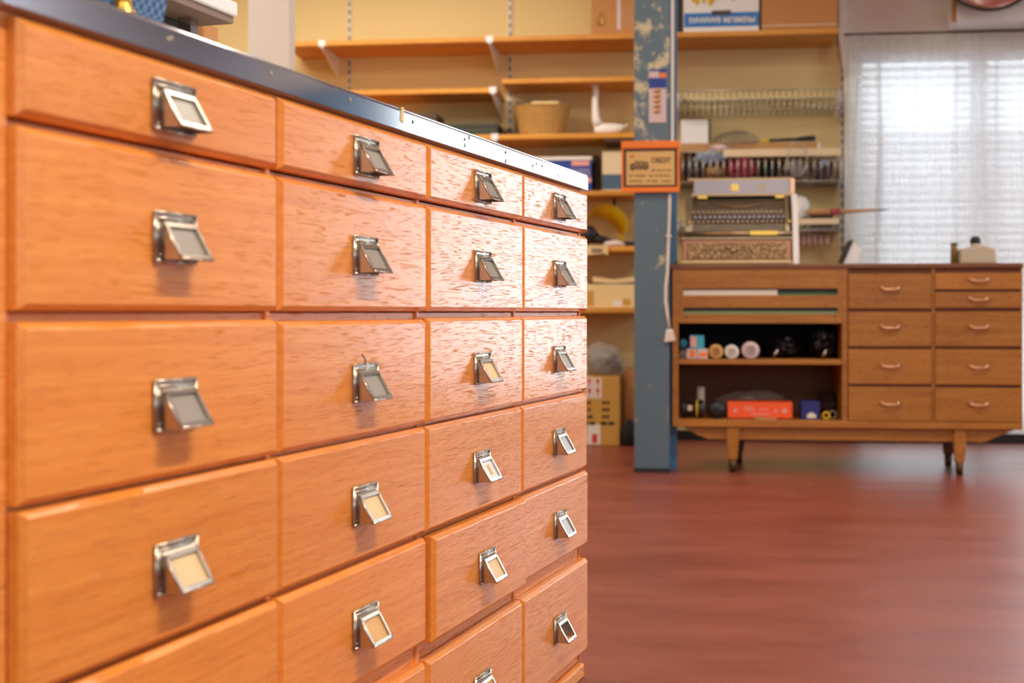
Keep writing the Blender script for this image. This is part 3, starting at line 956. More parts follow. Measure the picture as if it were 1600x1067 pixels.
# --- left shelf boxes
o, x0, x1, zt_ = carton(640, 682, 177, z_th, .33, .25, 'brown_case', 'dark brown case on the shelf left of the flat green box', M['brown_box'], 'case')
patch(o, 655, 668, 190, 196, .33, M['brass'], 'clasp')
o, x0, x1, zt_ = carton(690, 777, 194, z_th, .33, .26, 'green_box', 'flat dark green box on the shelf left of the wicker basket', M['green_box'])
part('lid', MB().box(x0 - .004, x1 + .004, -.334, -.066, zt_ - .018, zt_ + .003), M['green_box'], o, bevel=.002)
a_ = w(780, 205, .33)
m_ = MB().blob((a_.x + .028, -.12, z_th + .02), .03, .04, .045, .2, 2, 5)
m_.v = [(x, y, max(z, z_th)) for x, y, z in m_.v]
solo(FW, 'dark_pouch', m_, M['brown_box'], 'dark pouch tucked between the green box and the wicker basket', 'pouch')

# --- wicker basket
ca = w(847, 208, .24); r_ = abs(w(847 + 44, 170, .24).x - ca.x); h_ = w(847, 168, .24).z - z_th
rb = r_ * .78
bs = thing(FW, 'wicker_basket', 'round wicker basket full of papers on the shelf beside the swan', 'basket', (ca.x, -.24, z_th))
n = 40; prof = []
for i in range(n):
    tt = i / (n - 1); prof.append((rb + (r_ - rb) * tt + .0022 * (1 if i % 2 else -1), z_th + h_ * tt))
prof = [(0, z_th)] + prof + [(r_ - .012, z_th + h_), (rb - .012, z_th + .012), (0, z_th + .012)]
part('bowl', MB().lathe(prof, (ca.x, -.24, 0), 48, sy=.72), M['wicker'], bs)
rim_ = [(ca.x + (r_ - .004) * math.cos(2 * PI * i / 40), -.24 + .72 * (r_ - .004) * math.sin(2 * PI * i / 40), z_th + h_) for i in range(40)]
part('rim', MB().tube(rim_, .007, 8, closed=True), M['wicker'], bs)
a_ = w(826, 172, .24); b2 = w(876, 160, .24)
pp = thing(FW, 'paper_bundle', 'beige bundle of papers standing in the wicker basket', 'papers', ((a_.x + b2.x) / 2, -.24, z_th + .02))
m_ = MB()
for j in range(5):
    m_.obox(((a_.x + b2.x) / 2 + .004 * j, -.27 + .015 * j, z_th + .02 + (b2.z - z_th) / 2 + .004 * (j % 3)), (1, 0, .02 * (j - 2)), (0, 1, 0), (0, 0, 1), (b2.x - a_.x) / 2 - .02, .004, (b2.z - z_th) / 2 - .02)
part('sheets', m_, M['cream_box'], pp)
a_ = w(800, 175, .2)
m_ = MB().prism_y([(a_.x - .005, z_th + .02), (a_.x + .10, z_th + .02), (a_.x + .11, w(820, 162, .2).z), (a_.x + .005, w(800, 152, .2).z)], -.07, -.06)
solo(FW, 'grey_board', m_, M['taupe'], 'grey brown board leaning on the wall behind the wicker basket', 'board')

# --- swan
ca = w(950, 208, .25)
P = lambda px, py: w(px, py, .25)
sw = thing(FW, 'swan_ornament', 'tall necked white swan ornament on the shelf near the blue column', 'ornament', (ca.x, -.25, z_th))
b0, b1 = P(930, 200), P(981, 192)
body = MB()
pts, rr = [], []
for i in range(13):
    t = i / 12
    px = 929 + (981 - 929) * t
    zz = z_th + .036 + (.0 if t < .5 else (t - .5) ** 1.5 * .075)
    q = P(px, 200)
    pts.append((q.x, -.25, zz)); rr.append(max(.003, .036 * math.sin(PI * min(1, (0.22 + .78 * t))) ** .6 * (1 if t < .7 else 1 - (t - .7) * 2.6)))
body.tube(pts, rr, 16)
part('body', body, M['white_gloss'], sw)
nk = [P(935, 198), P(931, 185), P(930, 170), P(930, 155), P(931, 142), P(929, 134), P(925, 130), P(922, 126)]
part('neck', MB().tube([(q.x, -.25, q.z) for q in nk], [.030, .024, .020, .018, .018, .019, .014, .005], 14), M['white_gloss'], sw)
part('beak', MB().cyl((P(923, 129).x, -.25, P(923, 129).z), (P(921, 124).x, -.25, P(921, 124).z), .006, .001, 8), M['pink'], sw)

# --- fourth shelf
OF = .33
o, x0, x1, zt_ = carton(833, 924, 247, z_4, OF, .25, 'blue_carton', 'deep blue printed carton with a white lid beside the end of the worktop', M['deep_blue'])
part('lid', MB().box(x0 - .004, x1 + .002, -OF - .004, -.07, zt_ - .012, zt_ + .008), M['paper'], o, bevel=.002)
patch(o, 893, 921, 251, 259, OF, M['pink'], 'print', 'pale pink patch')
patch(o, 833, 924, 278, 286, OF, M['pink'], 'print', 'pink stripe')
for j in range(4):
    patch(o, 880, 922, 264 + j * 3.4, 265.4 + j * 3.4, OF, M['lilac'], 'print', 'fine pale line')
o, x0, x1, zt_ = carton(941, 985, 236, z_4, OF, .22, 'ivory_box', 'ivory box with a slate blue lower half behind the orange sign', M['glassy_paper'])
patch(o, 941, 985, 272, 296, OF, M['steel_blue_box'], 'lower_half')
o, x0, x1, zt_ = carton(928, 935, 243, z_4, .2, .1, 'dark_binder', 'dark binder squeezed between the blue carton and the ivory box', M['brown_box'], 'binder')
a_, b2 = w(945, 228, .3), w(1003, 222, .3)
zz = z_th - .028 - .03
solo(FW, 'flat_board', MB().box(a_.x, b2.x, -.385, -.03, zz + .016, zz + .0295), M['taupe'], 'thin grey board slipped under the swan shelf', 'board')

# --- fifth shelf: yellow visor, black hair dryer, folded card
vz = thing(FW, 'yellow_visor', 'curved yellow plastic visor with a black strap on the shelf beside the column', 'visor', (w(945, 383, .2).x, -.2, z_5))
pts_o, pts_i = [], []
P = lambda px, py: w(px, py, .2)
out = [(917, 344), (922, 333), (930, 324), (938, 320), (948, 319), (958, 321), (968, 326), (977, 335), (981, 345), (981, 356), (977, 368), (973, 374)]
inn = [(919, 342), (926, 338), (933, 338), (941, 340), (949, 344), (957, 350), (963, 356), (967, 362), (970, 367), (972, 371), (972.5, 373), (972.8, 374)]
vs = []
for (ox, oy), (ix, iy) in zip(out, inn):
    p, q = P(ox, oy), P(ix, iy)
    vs += [(p.x, -.30 + .10 * abs(ox - 950) / 35, p.z), (q.x, -.16 + .04 * abs(ix - 950) / 35, q.z)]
m_ = MB()
m_.add(vs, [(2 * i, 2 * i + 1, 2 * i + 3, 2 * i + 2) for i in range(len(out) - 1)], True)
v_ = part('shell', m_, M['yellow'], vz)
sd = v_.modifiers.new('thick', 'SOLIDIFY'); sd.thickness = .005
q = P(960, 316)
part('strap', MB().box(q.x - .008, q.x + .008, -.22, -.20, P(960, 329).z, P(960, 309).z), M['black'], vz, 'black strap')
part('support', MB().box(P(972, 372).x - .02, P(972, 372).x + .005, -.2, -.14, z_5, P(972, 366).z), M['yellow'], vz)
hd = thing(FW, 'hair_dryer', 'black hair dryer lying in front of the yellow visor', 'hair dryer', (w(925, 380, .30).x, -.3, z_5))
P = lambda px, py: w(px, py, .30)
part('barrel', MB().tube([(P(900, 376).x, -.3, z_5 + .055), (P(912, 368).x, -.3, z_5 + .062), (P(924, 360).x, -.3, z_5 + .075), (P(931, 352).x, -.3, z_5 + .095)], [.04, .052, .05, .034], 16), M['black'], hd)
part('grip', MB().tube([(P(918, 372).x, -.3, z_5 + .05), (P(940, 372).x, -.3, z_5 + .04), (P(960, 377).x, -.28, z_5 + .022), (P(1000, 381).x, -.28, z_5 + .016)], [.03, .024, .018, .012], 12), M['black'], hd)
a_, b2 = w(890, 380, .42), w(950, 385, .42)
m_ = MB().prism_y([(a_.x, z_5 + .002), (b2.x, z_5 + .002), (b2.x, z_5 - .05), (b2.x - .02, z_5 - .04), (a_.x, z_5 - .055)], -.415, -.402)
fc = thing(FW, 'folded_card', 'folded cardboard flap hanging over the edge of the visor shelf', 'cardboard', ((a_.x + b2.x) / 2, -.41, z_5 - .05))
part('flap', m_, M['cream_box'], fc)
part('leaf', MB().box(a_.x, b2.x, -.415, -.355, z_5 + .0005, z_5 + .003), M['cream_box'], fc)
part('stamp', MB().box(b2.x - .09, b2.x - .03, -.4165, -.4145, z_5 - .035, z_5 - .012), M['taupe'], fc)
a_ = w(960, 382, .37)
m_ = MB().blob((a_.x, -.375, z_5 + .012), .055, .02, .02, .3, 4, 9); m_.v = [(x, y, max(z, z_5)) for x, y, z in m_.v]
solo(FW, 'crumpled_wrapper', m_, M['lilac'], 'small crumpled pale wrapper on the visor shelf edge', 'wrapper')

# --- sixth shelf: cream boxes
OF = .36
o, x0, x1, zt_ = carton(912, 992, 444, z_6, OF, .3, 'cream_carton', 'open cream carton with a dark gap under its lid on the lowest shelf', M['cream_box'])
patch(o, 915, 928, 454, 478, OF, M['card_yellow'], 'cut_out', 'ochre cut out')
patch(o, 973, 985, 467, 477, OF, M['card_yellow'], 'cut_out', 'ochre cut out')
patch(o, 958, 972, 470, 479, OF, M['paper'], 'print', 'white label')
zz = zt_
m_ = MB().prism_y([(x0 + .05, zz + .012), (x0 + .16, zz + .004), (x1, zz + .012), (x1, zz + .042), (x0 + .17, zz + .026), (x0 + .05, zz + .042)], -OF - .003, -.08)
part('lid', m_, M['cream_box'], o)
part('gap', MB().box(x0 + .03, x1 - .002, -OF + .004, -.09, zz - .001, zz + .01), M['black'], o)
o, x0, x1, zt_ = carton(899, 911.5, 432, z_6, .33, .2, 'ochre_box', 'ochre box half hidden by the counter on the lowest shelf', M['card_yellow'])

# --- floor: fragile carton and plastic bag, second carton
OF = .43
o, x0, x1, zt_ = carton(880, 968, 588, 0.001, OF, .30, 'fragile_carton', 'brown carton with red and white fragile stickers on the red floor', M['card_yellow'])
for c0 in (915, 928):
    patch(o, c0, c0 + 12, 590, 622, OF, M['paper'], 'sticker', 'white sticker', t=.0008)
    for (yy0, yy1) in ((592, 604), (607, 620)):
        q0 = w(c0 + 3, yy1, OF); q1 = w(c0 + 9, yy0, OF)
        hx = (q0.x + q1.x) / 2; hw_ = (q1.x - q0.x) / 2; hz = q1.z - q0.z
        m_ = MB()
        m_.prism_y([(hx - hw_, q1.z), (hx + hw_, q1.z), (hx + hw_ * .7, q1.z - hz * .5), (hx + hw_ * .2, q1.z - hz * .6), (hx + hw_ * .2, q0.z + hz * .12), (hx + hw_ * .8, q0.z), (hx - hw_ * .8, q0.z), (hx - hw_ * .2, q0.z + hz * .12), (hx - hw_ * .2, q1.z - hz * .6), (hx - hw_ * .7, q1.z - hz * .5)], -OF - .0018, -OF - .0006)
        part('glass_symbol', m_, M['red_ink'], o, 'red wine glass symbol')
patch(o, 917, 938, 663, 694, OF, M['paper'], 'sticker', 'white sticker lower down', t=.0008)
patch(o, 925, 933, 678, 692, OF, M['red_ink'], 'sticker_print', 'red print', t=.0016)
for yy in (629, 640, 651):
    patch(o, 918, 923 if yy < 645 else 926, yy - 2.4, yy + 2.4, OF, M['ink'], 'print')
    patch(o, 941, 946, yy - 2.4, yy + 2.4, OF, M['ink'], 'print')
    patch(o, 947.5, 952, yy - 2.4, yy + 2.4, OF, M['ink'], 'print')
for a0, a1 in ((911, 919), (921, 930), (938, 948), (950, 960)):
    patch(o, a0, a1, 659, 664, OF, M['ink'], 'print')
ca = w(943, 588, .28)
pb_ = thing(FW, 'plastic_bag', 'clear plastic bag of grey cloths resting on the fragile carton', 'bag', (ca.x, -.28, zt_))
rx = abs(w(977, 560, .28).x - ca.x); rz = (w(943, 535, .28).z - zt_) / 1.55
zc = zt_ + .55 * rz
part('cloths', MB().blob((ca.x, -.28, zc - .005), rx * .78, .10, rz * .72, .25, 2.2, 3), M['bag_cloth'], pb_)
part('film', MB().blob((ca.x, -.28, zc + .003), rx, .13, rz, .14, 1.8, 8), M['film'], pb_)
o, x0, x1, zt_ = carton(977, 1004, 578, 0.001, .28, .24, 'plain_carton', 'shaded brown carton between the fragile carton and the column', M['card'])
solo(FW, 'dark_holdall', (lambda m_: (setattr(m_, 'v', [(x, y, max(z, .001)) for x, y, z in m_.v]), m_)[1])(MB().blob((w(985, 670, .42).x, -.40, .06), .05, .07, .085, .15, 2, 2)), M['black_cloth'], 'small black bag on the floor behind the foot of the blue column', 'bag')

# ================================================================== THE BLUE COLUMN
OCL = 1.447 + (YW - 7.93) * math.cos(PHI)
a, b_ = w(991, 730, OCL), w(1046, 730, OCL)
col = thing(FW, 'steel_column', 'chipped grey blue steel column from floor to ceiling left of the teak cabinet', 'column', ((a.x + b_.x) / 2, -OCL, 0))
part('front_face', MB().box(a.x, b_.x, -OCL, -OCL + .014, 0, H), M['column'], col, bevel=.002)
part('web', MB().box((a.x + b_.x) / 2 - .006, (a.x + b_.x) / 2 + .006, -OCL + .014, -OCL + .16, 0, H), M['column'], col)
a2, b2 = w(991, 730, OCL - .16), w(1058, 730, OCL - .16)
part('rear_flange', MB().box(a2.x, b2.x, -OCL + .16, -OCL + .174, 0, H), M['column_edge'], col)
part('base_plate', MB().box(a.x - .001, b_.x + .001, -OCL - .003, -OCL + .17, 0, .02), M['black'], col)

# hanging pack on the column
ocp = OCL + .004
pk = thing(FW, 'hanging_pack', 'blister pack with a blue header hanging on the blue column', 'pack', (w(1028, 190, ocp).x, -ocp, w(1028, 190, ocp).z))
P = lambda px, py: w(px, py, ocp)
a_, b2 = P(1014, 192), P(1041, 108)
part('card', MB().box(a_.x, b2.x, -ocp - .002, -ocp + .003, a_.z, b2.z), M['lilac'], pk, bevel=.002)
part('header', MB().box(P(1014, 138).x, b2.x, -ocp - .004, -ocp - .002, P(1014, 138).z, b2.z), M['deep_blue'], pk)
part('orange_tab', MB().box(P(1031, 122).x, P(1041, 122).x, -ocp - .005, -ocp - .004, P(1031, 122).z, P(1031, 114).z), M['orange'], pk)
part('white_tab', MB().box(P(1014, 122).x, P(1030, 122).x, -ocp - .005, -ocp - .004, P(1014, 122).z, P(1014, 112).z), M['lilac'], pk)
for yy in range(138, 178, 8):
    part('blister', MB().blob((P(1027, yy + 4).x, -ocp - .004, P(1027, yy + 4).z), .018, .008, .010, .1, 2, yy, sub=2, flat=False), M['tan_board'], pk)

# orange framed notice
osn = OCL + .03
P = lambda px, py: w(px, py, osn)
sg = thing(FW, 'orange_notice', 'orange framed notice with dark lettering fixed across the blue column', 'sign', (P(1017, 300).x, -osn, P(1017, 300).z))
a_, b2 = P(971, 301), P(1062, 221)
m_ = MB().box(a_.x, b2.x, -osn, -osn + .012, a_.z, b2.z)
part('frame', m_, M['orange'], sg, bevel=.003)
for py0, py1 in ((221, 232), (294.5, 301)):
    part('raised_edge', MB().box(a_.x, b2.x, -osn - .006, -osn + .0, P(971, py1).z, P(971, py0).z), M['orange'], sg, bevel=.002)
part('mount', MB().box(P(1000, 260).x, P(1030, 260).x, -osn + .012, -osn + .031, P(1000, 280).z, P(1000, 240).z), M['black'], sg)
a_, b2 = P(974.5, 292.5), P(1058, 232)
part('dark_border', MB().box(a_.x, b2.x, -osn - .002, -osn + .001, a_.z, b2.z), M['ink'], sg)
a_, b2 = P(978.5, 289.5), P(1054, 236)
part('paper', MB().box(a_.x, b2.x, -osn - .003, -osn + .001, a_.z, b2.z), M['kraft'], sg)
q = P(1032, 250.5); s1 = (P(1033, 250).x - P(1032, 250).x)
part('lettering', MB().text('CREDIT', P(1033, 250.5).x, -osn - .0036, q.z, 8.5 * s1, 31 * s1), M['ink'], sg)
m_ = MB()
for y0_, segs in ((266, ((1018, 1025), (1026.5, 1034), (1035.5, 1040), (1042, 1048.5))),
                  (274.5, ((983, 990), (993, 1009), (1014, 1021), (1023, 1028), (1030, 1035), (1037, 1048))),
                  (283, ((984, 992), (993.5, 1004), (1011, 1016), (1018, 1029), (1034, 1049)))):
    for s0, s1_ in segs:
        xx = s0
        while xx < s1_ - .6:
            a_ = P(xx, y0_ + 1.5); b2 = P(min(s1_, xx + 1.1), y0_ - 1.4 + rnd.uniform(0, .7))
            m_.box(a_.x, b2.x, -osn - .0036, -osn - .0028, a_.z, b2.z)
            xx += 1.75
part('fine_print', m_, M['ink'], sg)
m_ = MB()     # line drawing: a row of stout figures
for k, (fx, fy, fr_) in enumerate(((988, 261, 4.2), (995, 258, 5.2), (1002, 258.5, 5.4), (1009, 259, 5.0))):
    c_ = P(fx, fy)
    m_.tube([(c_.x + fr_ * s1 * .75 * math.cos(t), -osn - .0032, c_.z + fr_ * s1 * 1.15 * math.sin(t)) for t in [i * PI / 6 for i in range(12)]], .0026, 6, closed=True)
    m_.box(c_.x - .003, c_.x + .003, -osn - .0036, -osn - .0028, c_.z - 5 * s1, c_.z + 3 * s1)
    m_.box(c_.x + .006, c_.x + .009, -osn - .0036, -osn - .0028, c_.z - 6 * s1, c_.z + 1 * s1)
part('drawing', m_, M['ink'], sg)
part('corner_print', MB().box(P(984, 246).x, P(991, 246).x, -osn - .0036, -osn - .0028, P(984, 246).z, P(984, 243).z), M['red_ink'], sg)

# white flex with a plug, hanging along the column
ocw = OCL + .012
P = lambda px, py: w(px, py, ocw)
pts = [(1046.5, 303), (1046, 330), (1045, 360), (1044, 395), (1043, 425), (1040.5, 445), (1040, 470), (1043, 492), (1045.5, 512)]
fx = thing(FW, 'power_flex', 'white flex with a plug hanging down the edge of the blue column', 'cable', (P(1046, 535).x, -ocw, P(1046, 535).z))
part('cord', MB().tube([(P(a0, b0).x, -ocw, P(a0, b0).z) for a0, b0 in pts], .0068, 10), M['plastic_white'], fx)
part('plug', MB().prism_y([(P(1041, 515).x, P(1041, 515).z), (P(1051, 515).x, P(1051, 514).z), (P(1056, 533).x, P(1056, 532).z), (P(1038, 533).x, P(1038, 535).z)], -ocw - .016, -ocw + .010), M['plastic_white'], fx, bevel=.004)
part('clip', MB().box(P(1041, 370).x, P(1049, 370).x, -ocw - .009, -OCL, P(1041, 371).z, P(1041, 367).z), M['plastic_white'], fx)
# pale conduit on the upper part
q0, q1 = P(1048.5, 0), P(1053, 0)
cd = MB().box(q0.x, q1.x, -OCL - .0, -OCL + .012, P(1050, 222).z, H)
solo(FW, 'cable_duct', cd, M['plastic_white'], 'pale cable duct running up the right edge of the blue column', 'cable duct')

# ================================================================== WIRE SHELVES RIGHT OF THE COLUMN
def wire_rack(px0, px1, py_top, py_bot, label, off, depth, n, rail=None):
    a_, b2 = w(px0, py_top, off), w(px1, py_bot, off)
    o = thing(FW, 'wire_rack', label, 'wire rack', ((a_.x + b2.x) / 2, -off + depth / 2, b2.z), 'wire racks on the wall')
    m_ = MB()
    xs = [a_.x + (b2.x - a_.x) * i / n for i in range(n + 1)]
    for x in xs:
        m_.tube([(x, -off, a_.z), (x, -off, b2.z), (x, -off + depth, b2.z), (x, -off + depth, a_.z)], .004, 5)
    part('wires', m_, M['chrome'], o)
    e_ = MB()
    for (yy, zz) in ((-off, a_.z), (-off, b2.z), (-off + depth * .5, b2.z - .004), (-off + depth, b2.z), (-off + depth, a_.z)):
        e_.cyl((a_.x, yy, zz), (b2.x, yy, zz), .0038, n=8)
    part('edge_wires', e_, M['chrome'], o)
    if rail:
        r0, r1 = w(rail[0], rail[2], off), w(rail[1], rail[3], off)
        part('price_rail', MB().box(r0.x, r1.x, -off - .014, -off - .004, r1.z, r0.z), M['glassy_paper'], o, 'ivory price strip')
    for x in (a_.x + .01, b2.x - .004):
        g = MB()
        g.prism_x([(-.013, a_.z + .05), (-off, a_.z + .005), (-off, b2.z - .006), (-.013, b2.z - .05)], x - .002, x + .002)
        part('end_bracket', g, M['white'], o)
    return b2.z, a_.x, b2.x


zr1, _, _ = wire_rack(1056, 1316, 143, 164, 'empty upper wire rack above the white box and the sieve', .36, .34, 27)
zr2, _, _ = wire_rack(1056, 1316, 238, 282, 'middle wire rack heaped with cloths and bags behind the till', .36, .34, 24, (1130, 1314, 234, 243))
zr3, _, _ = wire_rack(1056, 1313, 347, 359, 'lowest wire rack carrying a broom beside the till', .36, .34, 60, (1248, 1310, 342, 350))

# things on the board that lies on the middle rack
a_, b2 = w(1064, 235, .34), w(1279, 221, .34)
zbd = w(1170, 221, .34).z
zlow = w(1170, 236, .34).z
tb = thing(FW, 'tan_carton', 'long flat tan carton lying on top of the middle wire rack', 'box', ((a_.x + b2.x) / 2, -.2, zlow + .004))
part('body', MB().box(a_.x, b2.x, -.28, -.03, zlow + .004, zbd), M['tan_board'], tb, bevel=.003)
part('end_flap', MB().box(b2.x, b2.x + .012, -.28, -.03, zlow + .004, zbd - .005), M['paper'], tb)
a_, b2 = w(1064, 221, .3), w(1107, 187, .3)
a_, b2 = w(1064, 221, .26), w(1107, 187, .26)
wb = thing(FW, 'white_box', 'small white square box with a black back on the tan carton', 'box', ((a_.x + b2.x) / 2, -.27, zbd))
part('front', MB().box(a_.x, b2.x, -.27, -.22, zbd, b2.z), M['white'], wb, bevel=.006)
part('black_back', MB().box(a_.x + .002, b2.x + .012, -.22, -.19, zbd, b2.z + .008), M['black'], wb, bevel=.006)
ca = w(1150, 220, .2); rx = abs(w(1188, 220, .2).x - ca.x); hz = w(1150, 205.5, .2).z - zbd
sv = thing(FW, 'wire_dome', 'shallow wire mesh dome lying on the tan carton', 'sieve', (ca.x, -.19, zbd))
m_ = MB()
for k in range(12):
    an = PI * k / 12
    m_.tube([(ca.x + rx * math.cos(an) * math.cos(t), -.19 + .13 * math.sin(an) * math.cos(t), zbd + .003 + hz * math.sin(t)) for t in [PI * i / 12 for i in range(13)]], .0016, 5)
for k in range(1, 5):
    t = PI / 2 * k / 5
    m_.tube([(ca.x + rx * math.cos(t) * math.cos(2 * PI * i / 32), -.19 + .13 * math.cos(t) * math.sin(2 * PI * i / 32), zbd + .003 + hz * math.sin(t)) for i in range(32)], .0016, 5, closed=True)
part('mesh', m_, M['chrome'], sv)
part('rim', MB().tube([(ca.x + rx * math.cos(2 * PI * i / 32), -.19 + .13 * math.sin(2 * PI * i / 32), zbd + .004) for i in range(32)], .004, 6, closed=True), M['chrome'], sv)
kn = thing(FW, 'black_baton', 'long black baton with a yellow tip lying on the tan carton', 'baton', (w(1232, 216, .28).x, -.28, zbd))
q0, q1, q2, q3 = w(1190, 219, .28), w(1202, 218, .28), w(1250, 215, .28), w(1274, 213, .28)
part('tip', MB().cyl((q0.x, -.28, zbd + .008), (q1.x, -.28, zbd + .010), .005, .008, 12), M['yellow'], kn, 'yellow tip')
part('shaft', MB().cyl((q1.x, -.28, zbd + .010), (q2.x, -.28, zbd + .016), .008, .010, 12), M['black'], kn)
part('grip', MB().cyl((q2.x, -.28, zbd + .017), (q3.x, -.28, zbd + .020), .014, .016, 12), M['black'], kn)

# heap in the middle rack
def heap(px, py, rxp, rzp, off, ry, mat, label, seed, name='cloth_bundle', cat='cloth'):
    q = w(px, py, off); s_ = (w(px + 1, py, off) - q).length
    m_ = MB().blob((q.x, -off, q.z), rxp * s_, ry, rzp * s_, .28, 2.4, seed, sub=4, flat=False)
    m_.v = [(x, y, max(z, zr2 + .005)) for x, y, z in m_.v]
    return solo(FW, name, m_, mat, label, cat, 'bundles heaped in the middle wire rack')


heap(1084, 264, 15, 16, .20, .10, M['slate_cloth'], 'dark slate cloth bundle in the wire rack just right of the orange notice', 1)
heap(1110, 246, 24, 10, .312, .025, M['blue_cloth'], 'dusty blue cloth bundle spilling over the wire rack front', 2)
heap(1116, 268, 15, 10, .24, .07, M['tan_board'], 'tan bundle in the wire rack below the blue cloth', 3)
heap(1158, 264, 24, 17, .22, .09, M['burgundy'], 'burgundy cloth bundle in the middle of the wire rack', 4)
heap(1202, 266, 17, 15, .22, .09, M['black_cloth'], 'black bundle in the wire rack right of the burgundy cloth', 5)
heap(1243, 266, 19, 16, .22, .09, M['grey_cloth'], 'mid grey bundle in the wire rack behind the hanging ring', 6)
heap(1284, 266, 17, 17, .20, .08, M['slate_cloth'], 'dark bundle at the curtain end of the wire rack', 7)
heap(1288, 254, 7, 6, .33, .015, M['blue_cloth'], 'little pale blue packet near the curtain end of the wire rack', 8)
heap(1125, 231, 13, 5, .33, .025, M['lilac'], 'crumpled pale packet on top of the dusty blue cloth', 9)
q = w(1246, 248, .41); s_ = (w(1247, 248, .41) - q).length
solo(FW, 'wire_ring', MB().tube([(q.x + 15 * s_ * math.cos(2 * PI * i / 32), -.41, q.z + 27 * s_ * math.sin(2 * PI * i / 32)) for i in range(32)], .0035, 6, closed=True), M['chrome'],
     'large wire ring hung from the front of the middle wire rack', 'ring')

# lowest rack: broom, white cloth, jars
br = thing(FW, 'wooden_broom', 'stick broom with a dark red binding poking past the curtain edge', 'broom', (w(1310, 335, .36).x, -.30, zr3))
zz = w(1300, 331, .36).z
P = lambda px, py: w(px, py, .36)
part('head', MB().tube([(P(1262, 331).x, -.36, zz), (P(1275, 330).x, -.36, zz), (P(1298, 331).x, -.36, zz)], [.016, .020, .016], 12), M['tan_board'], br)
part('binding', MB().cyl((P(1298, 331).x, -.36, zz), (P(1312, 331).x, -.36, zz), .019, .015, 12), M['burgundy'], br, 'dark red binding')
part('stick', MB().tube([(P(1312, 331).x, -.36, zz), (P(1340, 329).x, -.36, zz + .004), (P(1370, 328).x, -.36, zz + .006)], [.012, .009, .008], 10), M['tan_board'], br)
part('tip', MB().cyl((P(1370, 328).x, -.36, zz + .006), (P(1387, 327).x, -.36, zz + .009), .005, .003, 8), M['green_box'], br)
a_, b2 = w(1268, 342, .3), w(1294, 332, .3)
solo(FW, 'dark_box', MB().box(a_.x, b2.x + .02, -.345, -.2, zr3 + .004, w(1280, 334, .3).z), M['brown_box'], 'dark little box under the broom on the lowest wire rack', 'box')
q = w(1260, 330, .33)
m_ = MB().blob((q.x - .02, -.28, q.z + .015), .04, .045, .065, .3, 2.2, 12, flat=False)
m_.v = [(x, y, max(z, zr3 + .005)) for x, y, z in m_.v]
solo(FW, 'white_rag', m_, M['white'], 'white rag on the lowest wire rack right of the till', 'rag')
for k, px in enumerate((1246, 1255, 1264, 1273, 1282, 1291)):
    q = w(px, 372, .24); s_ = (w(px + 1, 372, .24) - q).length
    zt2_, zb2 = w(px, 358, .24).z, w(px, 385 - k * .4, .24).z
    nm = ('first', 'second', 'third', 'fourth', 'fifth', 'sixth')[k]
    j = thing(FW, 'glass_jar', 'rosy glass jar hanging under the lowest rack, %s from the till' % nm, 'jar', (q.x, -.24, zb2), 'jars hanging under the lowest wire rack')
    part('body', MB().lathe([(0, zb2), (4.1 * s_, zb2 + .003), (4.3 * s_, zb2 + .02), (4.3 * s_, zt2_ - .02), (3 * s_, zt2_ - .008), (3 * s_, zt2_)], (q.x, -.24, 0), 16), M['jar'], j)
    part('lid', MB().cyl((q.x, -.24, zt2_), (q.x, -.24, zr3 - .006), 3.3 * s_, n=16), M['black'], j)

# ================================================================== TEAK CABINET
OC = 1.394 + (YW - 7.93) * math.cos(PHI)
P = lambda px, py: w(px, py, OC)
x0, x1 = P(1050.5, 500).x, P(1598, 500).x
ZB, ZT2 = .2055, .947
D = .45
yF = -OC
def zc_(py, px=1320): return w(px, py, OC).z
cab = thing(FW, 'teak_cabinet', 'golden teak cabinet with open shelves and nine drawers under the old till', 'cabinet', ((x0 + x1) / 2, yF + D / 2, 0))
part('top', MB().box(x0 - .012, x1 + .004, yF - .006, yF + D, ZT2 - .022, ZT2), M['cab_top'], cab, bevel=.004)
xd0, xd1 = P(1316, 560).x, P(1324, 560).x
zbt = zc_(656.5)
zin = ZB + .033
part('side_panel', MB().box(x0, P(1060, 560).x, yF, yF + D, ZB, ZT2 - .022), M['cab'], cab, bevel=.002)
part('side_panel', MB().box(P(1596.5, 560).x - .004, x1, yF, yF + D, ZB, ZT2 - .022), M['cab'], cab, bevel=.002)
part('divider', MB().box(xd0, xd1, yF, yF + D, zin, ZT2 - .022), M['cab'], cab)
part('bottom_board', MB().box(x0, x1, yF - .001, yF + D, ZB, zin), M['cab'], cab, bevel=.003)
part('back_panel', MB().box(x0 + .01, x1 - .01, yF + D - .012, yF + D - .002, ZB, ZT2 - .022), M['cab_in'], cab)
xi0 = P(1060, 560).x
zs_t = zc_(562); zs_b = zc_(570)
part('shelf', MB().box(xi0, xd0, yF + .004, yF + D - .012, zs_b, zs_t), M['cab'], cab, bevel=.002)
part('black_lining', MB().box(xi0 + .001, xd0 - .001, yF + D - .05, yF + D - .013, zs_t, zc_(506)), M['black_cloth'], cab, 'black lining of the upper opening')
